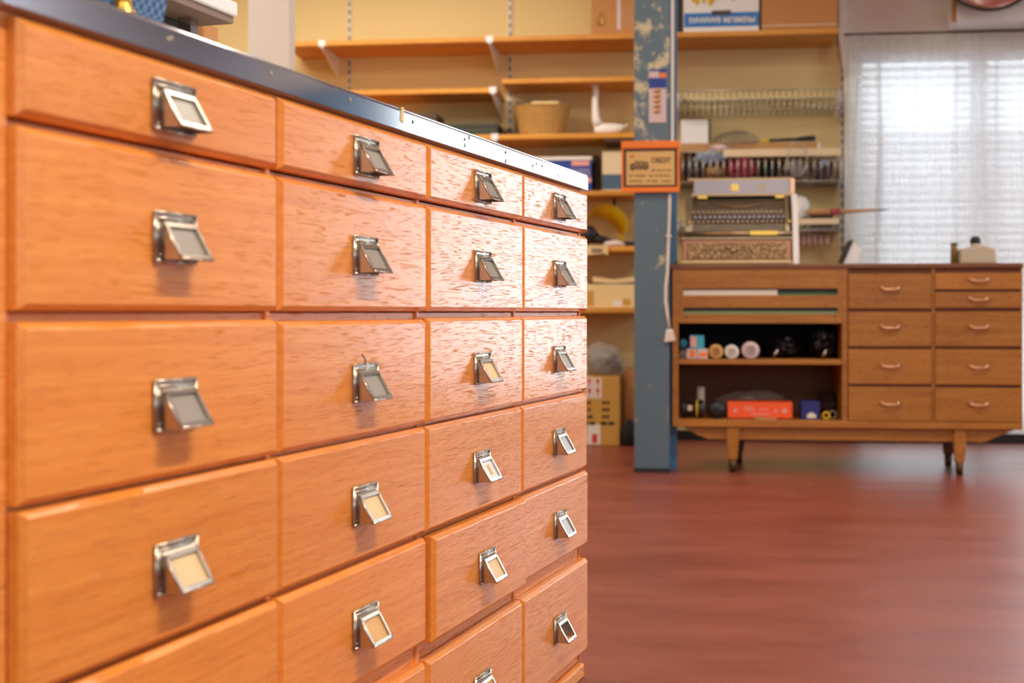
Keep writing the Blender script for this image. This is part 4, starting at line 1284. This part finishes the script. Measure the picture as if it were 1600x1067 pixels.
# slotted upper panel
s1t, s1b, s2t, s2b = zc_(450.5), zc_(461), zc_(480.5), zc_(490.5)
xs0, xs1 = P(1067.5, 455).x, P(1309, 455).x
pn = MB()
pz1, pz0 = ZT2 - .022, zc_(505)
pn.box(xi0, xd0, yF + .002, yF + .02, s1t, pz1); pn.box(xi0, xd0, yF + .002, yF + .02, s2t, s1b); pn.box(xi0, xd0, yF + .002, yF + .02, pz0, s2b)
for zz0, zz1 in ((s1b, s1t), (s2b, s2t)):
    pn.box(xi0, xs0, yF + .002, yF + .02, zz0, zz1); pn.box(xs1, xd0, yF + .002, yF + .02, zz0, zz1)
up = part('slotted_panel', pn, M['cab'], cab)
part('slot_back', MB().box(xi0 + .002, xd0 - .002, yF + .03, yF + .04, pz0 + .005, pz1), M['green_box'], up, 'dark green behind the slots')
xm_ = P(1215, 455).x
part('slot_strip', MB().box(xs0, xm_, yF + .012, yF + .03, s1b, s1t - .006), M['plastic_white'], up, 'off white strip in the upper slot')
part('slot_strip', MB().box(xm_, xs1, yF + .016, yF + .03, s1b, s1b + .010), M['green'], up, 'olive green strip in the upper slot')
part('slot_strip', MB().box(xs0, xs1, yF + .016, yF + .03, s2b, s2b + .012), plain('sage green', (130, 150, 110), .5), up, 'sage green strip in the lower slot')
for px in (1072, 1305):
    q = P(px, 495)
    part('screw', MB().cyl((q.x, yF + .003, q.z), (q.x, yF - .0005, q.z), .004, n=10), M['ink'], up)
# drawers
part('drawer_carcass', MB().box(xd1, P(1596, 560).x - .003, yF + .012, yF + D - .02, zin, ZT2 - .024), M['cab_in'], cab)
part('stile', MB().box(P(1456, 560).x, P(1460.5, 560).x, yF + .004, yF + .012, zin, ZT2 - .022), M['cab'], cab)
def cab_drawer(pa_, pb2, y0, y1, hy):
    A_, B_ = P(pa_, y1), P(pb2, y0)
    xm2 = (pa_ + pb2) / 2
    zt2_, zb2 = w(xm2, y0, OC).z, w(xm2, y1, OC).z
    if zt2_ > ZT2 - .024: zt2_ = ZT2 - .024
    if zb2 < zin + .002: zb2 = zin + .002
    d = part('drawer', MB().box(A_.x, B_.x, yF - .004, yF + .012, zb2, zt2_), M['cab'], cab, bevel=.002)
    c_ = w(xm2, hy, OC); s_ = (w(xm2 + 1, hy, OC) - c_).length
    pts, rr = [], []
    for i in range(15):
        u = -1 + 2 * i / 14
        pts.append((c_.x + u * 14.5 * s_, yF - .004 - .022 * (1 - abs(u) ** 5), c_.z - .004 + (.012 * abs(u) ** 4)))
        rr.append(.0058 if abs(u) < .8 else .0075)
    part('handle', MB().tube(pts, rr, 8), M['copper'], d)
for y0, y1, hy in ((428, 482, 451), (487.5, 541, 511), (546, 600, 571.5), (604.5, 659, 630.5)):
    cab_drawer(1325.5, 1455, y0, y1, hy)
for y0, y1, hy in ((426.5, 452, 437.5), (456, 481, 467.5), (487, 541, 511), (546, 601, 573), (606, 661, 631.5)):
    cab_drawer(1461, 1596, y0, y1, hy)
# apron and legs
yA = yF + .03
q = [P(1067, 668), P(1110, 684), P(1535, 691), P(1588, 675)]
zap = ZB - .058
part('apron', MB().prism_y([(P(1066, 668).x, ZB), (P(1090, 680).x, zap + .018), (P(1108, 684).x, zap), (P(1540, 690).x, zap), (P(1590, 675).x, ZB)], yA, yA + .02), M['cab'], cab)
def leg(px, yy, matn, r0=.028, r1=.018):
    c_ = P(px, 700).x
    l = MB(); l.prism_y([(c_ - r0, ZB), (c_ + r0, ZB), (c_ + r0, ZB - .05), (c_ + r1 + .003, .055), (c_ - r1 - .003, .055), (c_ - r0, ZB - .05)], yy, yy + .035)
    lg = part('leg', l, M[matn], cab, bevel=.004)
    part('ferrule', MB().cyl((c_, yy + .0175, .058), (c_, yy + .0175, 0), .019, .015, 14), M['old_brass'], lg, 'tarnished brass ferrule')
leg(1145, yA - .02, 'cab'); leg(1501, yA - .02, 'cab')
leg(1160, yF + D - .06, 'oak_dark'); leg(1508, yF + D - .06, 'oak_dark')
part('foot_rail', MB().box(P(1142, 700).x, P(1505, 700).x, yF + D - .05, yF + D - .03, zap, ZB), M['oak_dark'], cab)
for k, (px, lab) in enumerate(((1415, 'short cord end'), (1474, 'hanging hook'), (1549, 'hanging hook with a bead'))):
    c_ = P(px, 690)
    part('hook', MB().tube([(c_.x + .008, yF + .25, ZB), (c_.x + .004, yF + .25, .15), (c_.x - .004, yF + .25, .125), (c_.x + .010, yF + .25, .118)], .004, 6), M['brass'], cab)

# ---- things in the upper opening
ZU = zs_t + .0005
def cbox(px0, px1, pyt, zb2, dy, dep, name, label, mat, cat, group=None):
    A_, B_ = w(px0, pyt, OC - dy), w(px1, pyt, OC - dy)
    o = thing(FW, name, label, cat, ((A_.x + B_.x) / 2, -OC + dy + dep / 2, zb2), group)
    part('body', MB().box(A_.x, B_.x, -OC + dy, -OC + dy + dep, zb2, A_.z), mat, o, bevel=.002)
    return o, A_, B_
dy = .03
o, A_, B_ = cbox(1073, 1089, 545, ZU, dy, .10, 'small_carton', 'pale lilac little carton with an orange square, left of the pair in the cabinet', M['lilac'], 'box', 'little cartons in the cabinet')
patch(o, 1078, 1086, 547, 558, OC - dy, M['orange'], 'print', 'orange square')
o, A_, B_ = cbox(1090, 1106, 545, ZU, dy, .10, 'small_carton', 'pale lilac little carton with an orange square, right of the pair in the cabinet', M['lilac'], 'box', 'little cartons in the cabinet')
patch(o, 1093, 1105, 551, 557, OC - dy, M['orange'], 'print', 'orange square')
zst = A_.z + .0005
o, A_, B_ = cbox(1078, 1100, 524, zst, dy, .09, 'turquoise_carton', 'turquoise and pink carton stacked on the little lilac cartons', M['cyan'], 'box')
patch(o, 1079, 1088, 526, 542, OC - dy, M['pink'], 'print', 'pink panel')
q = w(1067, 536, OC - .1)
rl = thing(FW, 'turquoise_roll', 'turquoise tape roll standing behind the lilac cartons at the cabinet side', 'tape roll', (q.x, -OC + .1, ZU))
part('tape', MB().lathe([(.008, -OC + .09), (.019, -OC + .09), (.019, -OC + .14), (.008, -OC + .14)], (q.x + .004, 0, q.z), 20, 'y'), M['cyan'], rl)
part('stand', MB().box(q.x - .012, q.x + .02, -OC + .09, -OC + .14, ZU, q.z - .019), M['black'], rl)
def roll(px, py, rp, dy, ln, mat_o, mat_i, hole, name, label, cat='tape roll'):
    q = w(px, py, OC - dy); s_ = (w(px + 1, py, OC - dy) - q).length
    r = rp * s_
    zc = ZU + r
    o = thing(FW, name, label, cat, (q.x, -OC + dy, ZU), 'rolls in the cabinet')
    y0_ = -OC + dy
    part('tape', MB().lathe([(r * .62, y0_), (r, y0_), (r, y0_ + ln), (r * .62, y0_ + ln), (r * .62, y0_)], (q.x, 0, zc), 32, 'y'), M[mat_o], o)
    part('core', MB().lathe([(r * hole, y0_ + .001), (r * .62, y0_ + .001), (r * .62, y0_ + ln - .001), (r * hole, y0_ + ln - .001), (r * hole, y0_ + .001)], (q.x, 0, zc), 32, 'y'), M[mat_i], o)
    part('hole', MB().cyl((q.x, y0_ + .004, zc), (q.x, y0_ + ln - .004, zc), r * hole * .98, n=20), M['black'], o)  # black plug put in the open core to paint its inner shade
    return o
roll(1067, 554.5, 6, .03, .05, 'taupe', 'lilac', .35, 'tape_roll', 'small grey roll at the left side of the cabinet opening')
roll(1119, 550, 11.3, .03, .14, 'roller_tan', 'roller_tan', .3, 'tape_roll', 'tan roll with a dark hole beside the little cartons')
roll(1143.5, 551.5, 11, .03, .12, 'paper', 'plastic_white', .32, 'tape_roll', 'white roll with a dark hole between the two tan rolls')
roll(1173, 548.5, 13.6, .03, .16, 'lilac', 'roller_tan', .14, 'tape_roll', 'biggest roll, tan inside a pale rim, in the cabinet opening')
# dark bags
for k, (px, py, rxp, rzp, lab) in enumerate(((1224, 541, 26, 19, 'black crumpled bag beside the biggest roll in the cabinet'), (1287, 535, 23, 26, 'shiny black bag in the right of the cabinet opening'))):
    q = w(px, py, OC - .22); s_ = (w(px + 1, py, OC - .22) - q).length
    m_ = MB().blob((q.x, -OC + .24, q.z), rxp * s_, .10, rzp * s_, .3, 2.2, 20 + k, flat=False)
    m_.v = [(min(x, xd0 - .004), y, min(max(z, ZU), zc_(509))) for x, y, z in m_.v]
    solo(FW, 'black_bag', m_, plain('black shiny plastic %d' % k, (26, 26, 34), .3, bump=.5, bscale=18), lab, 'bag', 'black bags in the cabinet')
for k, (px, py, lab) in enumerate(((1213, 545, 'small pale metal fitting lying on the left black bag'), (1290, 541, 'shiny metal clasp lying on the right black bag'))):
    q = w(px, py, OC - .10)
    m_ = MB().tube([(q.x - .012, -OC + .12, ZU + .004), (q.x - .004, -OC + .115, ZU + .022), (q.x + .012, -OC + .115, ZU + .05)], [.008, .010, .007], 8)
    solo(FW, 'metal_clasp', m_, M['nickel'], lab, 'clasp', 'metal clasps in the cabinet')
# ---- things in the lower opening
ZL = zin + .0005
P2 = lambda px, py: w(px, py, OC - .06)
A_, B_ = P2(1137, 651), P2(1238, 629)
hb = thing(FW, 'orange_box', 'flat orange red box with white prints in the lower cabinet opening', 'box', ((A_.x + B_.x) / 2, -OC + .15, ZL))
hgt = .073
part('body', MB().box(A_.x, B_.x, -OC + .06, -OC + .24, ZL + .004, ZL + .004 + hgt), M['orange_red'], hb, bevel=.002)
part('underside', MB().box(A_.x + .004, B_.x - .004, -OC + .065, -OC + .235, ZL, ZL + .004), M['ink'], hb)
for px, r in ((1149, .010), (1226, .012), (1212, .007)):
    q = P2(px, 640)
    part('seal', MB().cyl((q.x, -OC + .0605, ZL + hgt * .52), (q.x, -OC + .059, ZL + hgt * .52), r, n=18), M['pink'], hb)
for px0, px1, f0 in ((1162, 1177, .72), (1164, 1180, .55), (1186, 1201, .6), (1174, 1204, .3)):
    part('print', MB().box(P2(px0, 640).x, P2(px1, 640).x, -OC + .0592, -OC + .0605, ZL + hgt * f0 - .002, ZL + hgt * f0 + .003), M['pink'], hb)
solo(FW, 'wood_chip', MB().prism_y([(P2(1179, 655).x, ZL), (P2(1215, 655).x, ZL), (P2(1212, 655).x, ZL + .006), (P2(1180, 655).x, ZL + .014)], -OC + .02, -OC + .045), M['tan_board'], 'thin wooden offcut lying in front of the orange box', 'offcut')
A_, B_ = P2(1252, 655), P2(1281, 626)
o = thing(FW, 'navy_box', 'navy blue small box with a white print in the lower cabinet opening', 'box', ((A_.x + B_.x) / 2, -OC + .1, ZL))
zt2_ = P2(1266, 627).z
part('body', MB().box(A_.x, B_.x, -OC + .06, -OC + .16, ZL, zt2_), M['navy'], o, bevel=.002)
part('print', MB().prism_y([(P2(1261, 655).x, ZL + .006), (P2(1275, 655).x, ZL + .006), (P2(1275, 655).x, ZL + .022), (P2(1268, 655).x, ZL + .034), (P2(1261, 655).x, ZL + .022)], -OC + .059, -OC + .0602), M['paper'], o)
# cans at the left
q = P2(1076, 640)
cn = thing(FW, 'dark_spool', 'black spool with a yellow band lying at the left of the lower opening', 'spool', (q.x + .02, -OC + .1, ZL))
r = .042
xa = P2(1065, 640).x
part('drum', MB().lathe([(0, xa), (r, xa), (r, xa + .018), (r * .8, xa + .022), (r * .8, xa + .07), (r, xa + .074), (r, xa + .10), (0, xa + .10)], (0, -OC + .10, ZL + r), 28, 'x'), M['black'], cn)
part('band', MB().lathe([(r * .84, xa + .066), (r * .99, xa + .066), (r * .99, xa + .088), (r * .84, xa + .088)], (0, -OC + .10, ZL + r), 28, 'x'), M['yellow'], cn, 'yellow band')
part('sticker', MB().box(xa + .028, xa + .048, -OC + .0625, -OC + .066, ZL + .036, ZL + .06), M['glassy_paper'], cn)
q = P2(1119, 640)
r = .040
bc = thing(FW, 'black_reel', 'round black cable reel beside the yellow banded spool', 'reel', (q.x, -OC + .08, ZL))
part('flange', MB().lathe([(.008, -OC + .06), (r, -OC + .06), (r, -OC + .07), (r * .6, -OC + .075), (r * .6, -OC + .115), (r, -OC + .12), (r, -OC + .13), (.008, -OC + .13), (.008, -OC + .06)], (q.x, 0, ZL + r), 32, 'y'), M['black'], bc)
q = w(1095, 615, OC - .2)
zt2_ = w(1095, 604.5, OC - .2).z
wt = thing(FW, 'white_canister', 'narrow white canister standing behind the black spool', 'canister', (q.x, -OC + .2, ZL))
part('body', MB().cyl((q.x, -OC + .2, ZL), (q.x, -OC + .2, zt2_ - .01), .018, n=20), M['plastic_white'], wt)
part('cap', MB().cyl((q.x, -OC + .2, zt2_ - .01), (q.x, -OC + .2, zt2_), .019, n=20), M['lilac'], wt)
q = w(1175, 625, OC - .30)
m_ = MB().blob((q.x, -OC + .32, ZL + .045), .17, .065, .075, .18, 2.2, 31)
m_.v = [(x, y, max(z, ZL)) for x, y, z in m_.v]
solo(FW, 'film_package', m_, M['film2'], 'dusty wrapped package lying behind the orange box', 'package')
q = w(1297, 640, OC - .2)
m_ = MB().blob((q.x - .01, -OC + .26, ZL + .05), .045, .07, .07, .3, 2.5, 33)
m_.v = [(min(x, xd0 - .004), y, max(z, ZL)) for x, y, z in m_.v]
solo(FW, 'dark_red_pouch', m_, plain('dark maroon cloth', (52, 22, 30), .8, bump=.4), 'dark maroon pouch right of the navy box in the cabinet', 'pouch')
q = w(1291, 651, OC - .06)
solo(FW, 'yellow_ring', MB().tube([(q.x + .014 * math.cos(2 * PI * i / 20), -OC + .06, ZL + .019 + .014 * math.sin(2 * PI * i / 20)) for i in range(20)], .0045, 8, closed=True), M['yellow'], 'tiny yellow ring at the right end of the lower opening', 'ring')
q = w(1301, 651, OC - .08)
solo(FW, 'grey_coil', MB().tube([(q.x + .016 * math.cos(2 * PI * i / 20), -OC + .085, ZL + .021 + .016 * math.sin(2 * PI * i / 20)) for i in range(20)], .0045, 8, closed=True), M['taupe'], 'tiny grey coil beside the yellow ring', 'coil')

# ---- old silver till on the cabinet
OT = OC - .035
P = lambda px, py: w(px, py, OT)
tl_ = thing(FW, 'cash_register', 'antique nickel cash register with rows of keys on the teak cabinet', 'cash register', (P(1150, 410).x, -OT + .2, ZT2))
sp = (P(1151, 380) - P(1150, 380)).length
Z = lambda py: ZT2 + (411 - py) * sp
xl, xr = P(1066, 400).x, P(1237, 400).x
yT = -OT
part('base', MB().box(xl - .012, xr + .004, yT - .008, yT + .40, ZT2, Z(405)), M['till'], tl_, bevel=.004)
part('foot', MB().lathe([(0, ZT2), (.012, ZT2), (.012, ZT2 + .012), (.006, ZT2 + .018), (0, ZT2 + .018)], (xl - .020, yT + .0, 0), 14), M['brass'], tl_)
dr = part('cash_drawer', MB().box(xl, xr, yT, yT + .39, Z(405), Z(372)), M['till_copper'], tl_, bevel=.004)
part('relief_panel', MB().box(xl + .022, xr - .024, yT - .005, yT + .001, Z(402), Z(377)), M['ornate'], dr, bevel=.002)
m_ = MB()
for k in range(40):
    u = xl + .02 + (xr - xl - .045) * k / 39
    m_.lathe([(0, -.003), (.003, -.002), (.004, 0), (.003, .002), (0, .003)], (u, yT - .004, Z(403.6)), 6)
part('beading', m_, M['till'], dr)
cxr = (xl + xr) / 2 - .01
for dx, rr_ in ((-.03, .013), (.016, .013), (-.085, .011), (.075, .010), (-.005, .017), (-.055, .009), (.05, .009), (-.13, .008), (.125, .008)):
    m_ = MB().lathe([(rr_, 0), (rr_ * .85, -.006), (rr_ * .45, -.010), (0, -.011)], (cxr + dx, yT - .004, Z(389 if abs(dx) < .01 else 384 + 6 * (abs(dx) % .03) / .03)), 16, 'y')
    part('rosette', m_, M['till'], dr)
part('ledge', MB().prism_x([(yT - .008, Z(372)), (yT - .008, Z(369)), (yT + .03, Z(365.5)), (yT + .38, Z(365.5)), (yT + .38, Z(372))], xl - .004, xr + .004), M['plate'], tl_, bevel=.002)
part('hand_rail', MB().cyl((P(1070, 362).x, yT + .012, Z(362)), (xr, yT + .012, Z(362)), .0105, n=16), M['till'], tl_)
part('maker_plate', MB().box(P(1172, 362).x, P(1215, 362).x, yT - .001, yT + .003, Z(365), Z(358.5)), M['gold'], tl_, 'gold plate on the rail')
part('dark_bay', MB().box(P(1078, 350).x, P(1230, 350).x, yT + .07, yT + .36, Z(366), Z(330)), M['oak_dark'], tl_)
m_ = MB()
for k in range(46):
    u = P(1082, 350).x + (P(1227, 350).x - P(1082, 350).x) * k / 45
    m_.box(u - .0022, u + .0022, yT + .045, yT + .072, Z(360.5), Z(346))
part('key_levers', m_, M['plate'], tl_, 'thin upright key levers')
keyx = [P(1083 + 7.75 * k, 340).x for k in range(19)]
kmesh = None
for row, (py, yy, mt) in enumerate(((343, .040, 'plate'), (335.5, .062, 'lavender_metal'), (327, .085, 'plate'))):
    for k, u in enumerate(keyx):
        if row == 1: u += .009
        if u > P(1228, 340).x: continue
        m_ = MB().lathe([(.0092, yT + yy + .01), (.0092, yT + yy), (.0075, yT + yy - .004), (0, yT + yy - .004)], (u, 0, Z(py)), 10, 'y')
        m_.cyl((u, yT + yy + .01, Z(py)), (u, yT + yy + .06, Z(py)), .003, n=6)
        part('key', m_, M[mt], tl_)
hood = [(yT + .075, Z(331)), (yT + .09, Z(322)), (yT + .115, Z(312)), (yT + .15, Z(303)), (yT + .20, Z(297.5)), (yT + .37, Z(297.5)), (yT + .37, Z(331))]
part('curved_hood', MB().prism_x(hood, P(1082, 320).x, P(1234, 320).x), M['till_dark'], tl_, 'curved engraved hood')
for sx, (u0, u1) in enumerate(((1071, 1081), (1228, 1234))):
    part('cheek', MB().prism_x([(yT + .01, Z(366)), (yT + .02, Z(345)), (yT + .06, Z(325)), (yT + .12, Z(300)), (yT + .37, Z(300)), (yT + .37, Z(366))], P(u0, 340).x, P(u1, 340).x), M['plate'], tl_)
for px in (1076, 1233):
    part('lock_knob', MB().lathe([(.009, yT + .012), (.009, yT + .0), (.005, yT - .006), (0, yT - .007)], (P(px, 344).x, 0, Z(344)), 14, 'y'), M['gold'], tl_)
part('window_sheen_side', MB().prism_x([(yT - .02, ZT2), (yT - .02, Z(400)), (yT + .03, Z(325)), (yT + .10, Z(298)), (yT + .38, Z(298)), (yT + .38, ZT2)], xr + .005, P(1248, 400).x), M['white_gloss'], tl_, 'side cheek coloured white for its window sheen')  # register cheek painted white to stand for the window reflecting on it
px0, px1 = P(1084, 285).x, P(1243, 285).x
part('indicator_case', MB().box(px0, px1, yT + .14, yT + .30, Z(297), Z(272.5)), M['lavender_metal'], tl_, bevel=.003)
part('indicator_frame', MB().box(px0 - .01, px1 + .004, yT + .132, yT + .15, Z(299), Z(295.5)), M['till'], tl_)
part('indicator_post', MB().box(px1 - .012, px1 + .006, yT + .132, yT + .15, Z(297), Z(272)), M['copper'], tl_, 'copper end post')
m_ = MB(); n = 34
for k in range(n):
    u = P(1077, 270).x + (P(1240, 270).x - P(1077, 270).x) * k / (n - 1)
    m_.lathe([(.008, 0), (.009, .006), (.006, .014), (0, .017)], (u, yT + .2, Z(273)), 8)
m_.box(P(1075, 270).x, px1, yT + .14, yT + .30, Z(273.5), Z(270.5))
part('crest', m_, M['till'], tl_)
for px, mt in ((1150, 'gold'), (1193, 'plate')):
    u = P(px, 286)
    part('sticker' if mt == 'gold' else 'window', MB().box(u.x - .017, u.x + .017, yT + .1385, yT + .1405, Z(291), Z(280)), M[mt], tl_)
for px in (1098, 1222):
    u = P(px, 299)
    part('hinge', MB().box(u.x - .022, u.x + .022, yT + .132, yT + .15, Z(303), Z(298.5)), M['gold'], tl_)
m_ = MB().tube([(P(1106 + 100 * i / 16, 310).x, yT + .088 + .05 * (1 - abs(i - 8) / 8 * 0) * ((312 - (308 + 9 * math.sin(PI * i / 16))) / 12 + .4), Z(308 + 10 * math.sin(PI * i / 16))) for i in range(17)], .0025, 6)
part('engraved_arc', m_, M['till'], tl_)

# card leaning right of the till
q0, q1 = w(1312, 411, OC - .15), w(1328, 376, OC - .15)
lc = thing(FW, 'black_tablet', 'thin black panel leaning back right of the till', 'panel', (q0.x, -OC + .15, ZT2))
dx, dz = q1.x - q0.x, q1.z - ZT2
m_ = MB(); m_.prism_y([(q0.x, ZT2), (q0.x + .010, ZT2), (q1.x + .010, q1.z), (q1.x, q1.z + .002)], -OC + .10, -OC + .28)
part('panel', m_, M['black'], lc)
m_ = MB(); m_.prism_y([(q0.x + .0105, ZT2), (q0.x + .075, ZT2), (q1.x + .05, q1.z - .04), (q1.x + .0105, q1.z - .004)], -OC + .11, -OC + .27)
solo(FW, 'white_easel_pad', m_, M['white'], 'white pad propping the thin black panel on the cabinet', 'pad')

# jerrycan and bottle
q0, q1 = w(1500, 411, OC - .15), w(1558, 411, OC - .15)
yj = -OC + .15
ZJ = lambda py: w(1530, py, OC - .15).z
jc = thing(FW, 'plastic_jerrycan', 'beige plastic jerrycan with a black cap on the right of the teak cabinet', 'jerrycan', ((q0.x + q1.x) / 2, yj + .05, ZT2))
X = lambda px: w(px, 400, OC - .15).x
part('body', MB().prism_y([(X(1500), ZT2), (X(1558), ZT2), (X(1557), ZJ(390)), (X(1554), ZJ(388)), (X(1538), ZJ(383)), (X(1522), ZJ(384)), (X(1504), ZJ(388)), (X(1501), ZJ(391))], yj, yj + .11), M['khaki_plastic'], jc, bevel=.010, segs=3)
part('neck', MB().cyl((X(1528), yj + .055, ZJ(385)), (X(1528), yj + .055, ZJ(380)), .024, n=18), M['khaki_plastic'], jc)
part('cap', MB().lathe([(.024, ZJ(380)), (.024, ZJ(373)), (.017, ZJ(369)), (0, ZJ(368))], (X(1528), yj + .055, 0), 20), M['black'], jc, 'black cap')
bo = thing(FW, 'brown_bottle', 'small brown bottle beside the beige jerrycan', 'bottle', (X(1493), yj + .04, ZT2))
part('body', MB().lathe([(0, ZT2), (.016, ZT2), (.016, ZJ(385)), (.015, ZJ(382)), (0, ZJ(382))], (X(1494), yj + .05, 0), 18), M['bottle_brown'], bo)
part('cap', MB().cyl((X(1494), yj + .05, ZJ(382)), (X(1494), yj + .05, ZJ(378.5)), .0165, n=18), M['brown_box'], bo)

# ================================================================== LIGHT
def area(name, loc, target, sx, sy, power, col, spread=PI):
    d = bpy.data.lights.new(name, 'AREA'); d.shape = 'RECTANGLE'; d.size = sx; d.size_y = sy
    d.energy = power; d.color = col; d.spread = spread
    o = bpy.data.objects.new(name, d); COL.objects.link(o)
    o.location = loc
    o.rotation_euler = (Vector(target) - Vector(loc)).to_track_quat('-Z', 'Y').to_euler()
    return o


WARM = (1.0, 0.88, 0.72)
COOL = (0.86, 0.93, 1.0)


def win_light(name, x0, x1, z0, z1, yy, L_, col):
    A = (x1 - x0) * (z1 - z0)
    d = bpy.data.lights.new(name, 'AREA'); d.shape = 'RECTANGLE'; d.size = x1 - x0; d.size_y = z1 - z0
    d.energy = L_ * PI * A; d.color = col
    o = bpy.data.objects.new(name, d); COL.objects.link(o)
    o.location = FW.world(((x0 + x1) / 2, yy, (z0 + z1) / 2))
    o.rotation_euler = (PI / 2, 0, FW.rot + PI)       # shines into the room
    o.rotation_euler = (FW.world((0, -1, 0)) - FW.world((0, 0, 0))).to_track_quat('-Z', 'Y').to_euler()
    return o


win_light('daylight outside the curtained window', W1[0] - .4, W1[1] + .4, W1[2] - .3, W1[3] + .4, 0.65, 6.5, COOL)
win_light('daylight at the bare window', W2[0] + .05, W2[1] - .05, W2[2] + .05, W2[3] - .05, 0.18, 6.3, COOL)
_p = FW.world((XR + .19, (W3[0] + W3[1]) / 2, (W3[2] + W3[3]) / 2)); _q = FW.world((0, (W3[0] + W3[1]) / 2, (W3[2] + W3[3]) / 2))
area('fill at the added side window', _p, _q, W3[1] - W3[0] - .1, W3[3] - W3[2] - .1, 1.3 * PI * (W3[1] - W3[0] - .1) * (W3[3] - W3[2] - .1), COOL)  # unseen cool fill set into the added side window
d_ = area('cool fill before the front wall', FW.world((2.5, -11.7, 1.7)), FW.world((2.5, 0, 1.4)), 5.5, 2.2, 60, COOL)  # added panel before the solid front wall, lifts the cool ambient light
# lights under the ceiling: the counter lamp, the rest unseen fills added for brightness
def ceil_light(name, frame, x, y, along, ln, wd, power, col=WARM):
    p = frame.world((x, y, H - .06))
    d = bpy.data.lights.new(name, 'AREA'); d.shape = 'RECTANGLE'; d.size = ln; d.size_y = wd; d.energy = power; d.color = col
    o = bpy.data.objects.new(name, d); COL.objects.link(o)
    o.location = p; o.rotation_euler = (0, 0, frame.rot)
    return o


ceil_light('lamp over the counter', FC, 1.1, -1.75, True, 1.2, .07, 82)
ceil_light('fill over the aisle', FW, 1.6, -3.6, True, 1.5, .25, 34)  # added general fill, no fixture known here
ceil_light('fill before the shelves', FW, -0.9, -1.7, True, 2.4, .25, 72)  # added fill that brightens the shelf wall
ceil_light('fill at the back right', FW, 5.4, -2.4, True, 1.5, .25, 70, (1, .95, .9))  # added to light the unseen wall that the steel edge reflects
ceil_light('fill behind the lens', FW, 0.4, -8.6, True, 2.5, .4, 40)  # added ambient fill from behind the camera
ceil_light('fill for the partition', FW, -1.7, -4.4, True, 1.2, .3, 60, (1, .93, .82))  # added out of view to brighten the pale partition

wd = bpy.data.worlds.new('overcast sky'); sc.world = wd; wd.use_nodes = True
bg = wd.node_tree.nodes['Background']
bg.inputs['Color'].default_value = (0.86, 0.93, 1.0, 1); bg.inputs['Strength'].default_value = 2.0

# ================================================================== CAMERA
cd = bpy.data.cameras.new('camera')
cam = bpy.data.objects.new('camera', cd); COL.objects.link(cam)
cam.location = (0, 0, ZC); cam.rotation_euler = (PI / 2, 0, 0)
cd.sensor_fit = 'HORIZONTAL'; cd.sensor_width = 36.0
cd.lens = 36.0 * F / 1600.0
cd.shift_y = -(533.5 - CY) / 1600.0
cd.clip_start = 0.05; cd.clip_end = 100
cd.dof.use_dof = True; cd.dof.focus_distance = 2.35; cd.dof.aperture_fstop = 5.2
sc.camera = cam

sc.view_settings.view_transform = 'Standard'
sc.view_settings.look = 'None'
sc.view_settings.exposure = 0.08
sc.view_settings.gamma = 1.0
sc.view_settings.use_curve_mapping = False
sc.cycles.use_denoising = True
sc.cycles.max_bounces = 8
sc.cycles.diffuse_bounces = 5
sc.cycles.glossy_bounces = 4
sc.cycles.transparent_max_bounces = 12
sc.cycles.sample_clamp_indirect = 6.0
sc.cycles.caustics_reflective = False
sc.cycles.caustics_refractive = False
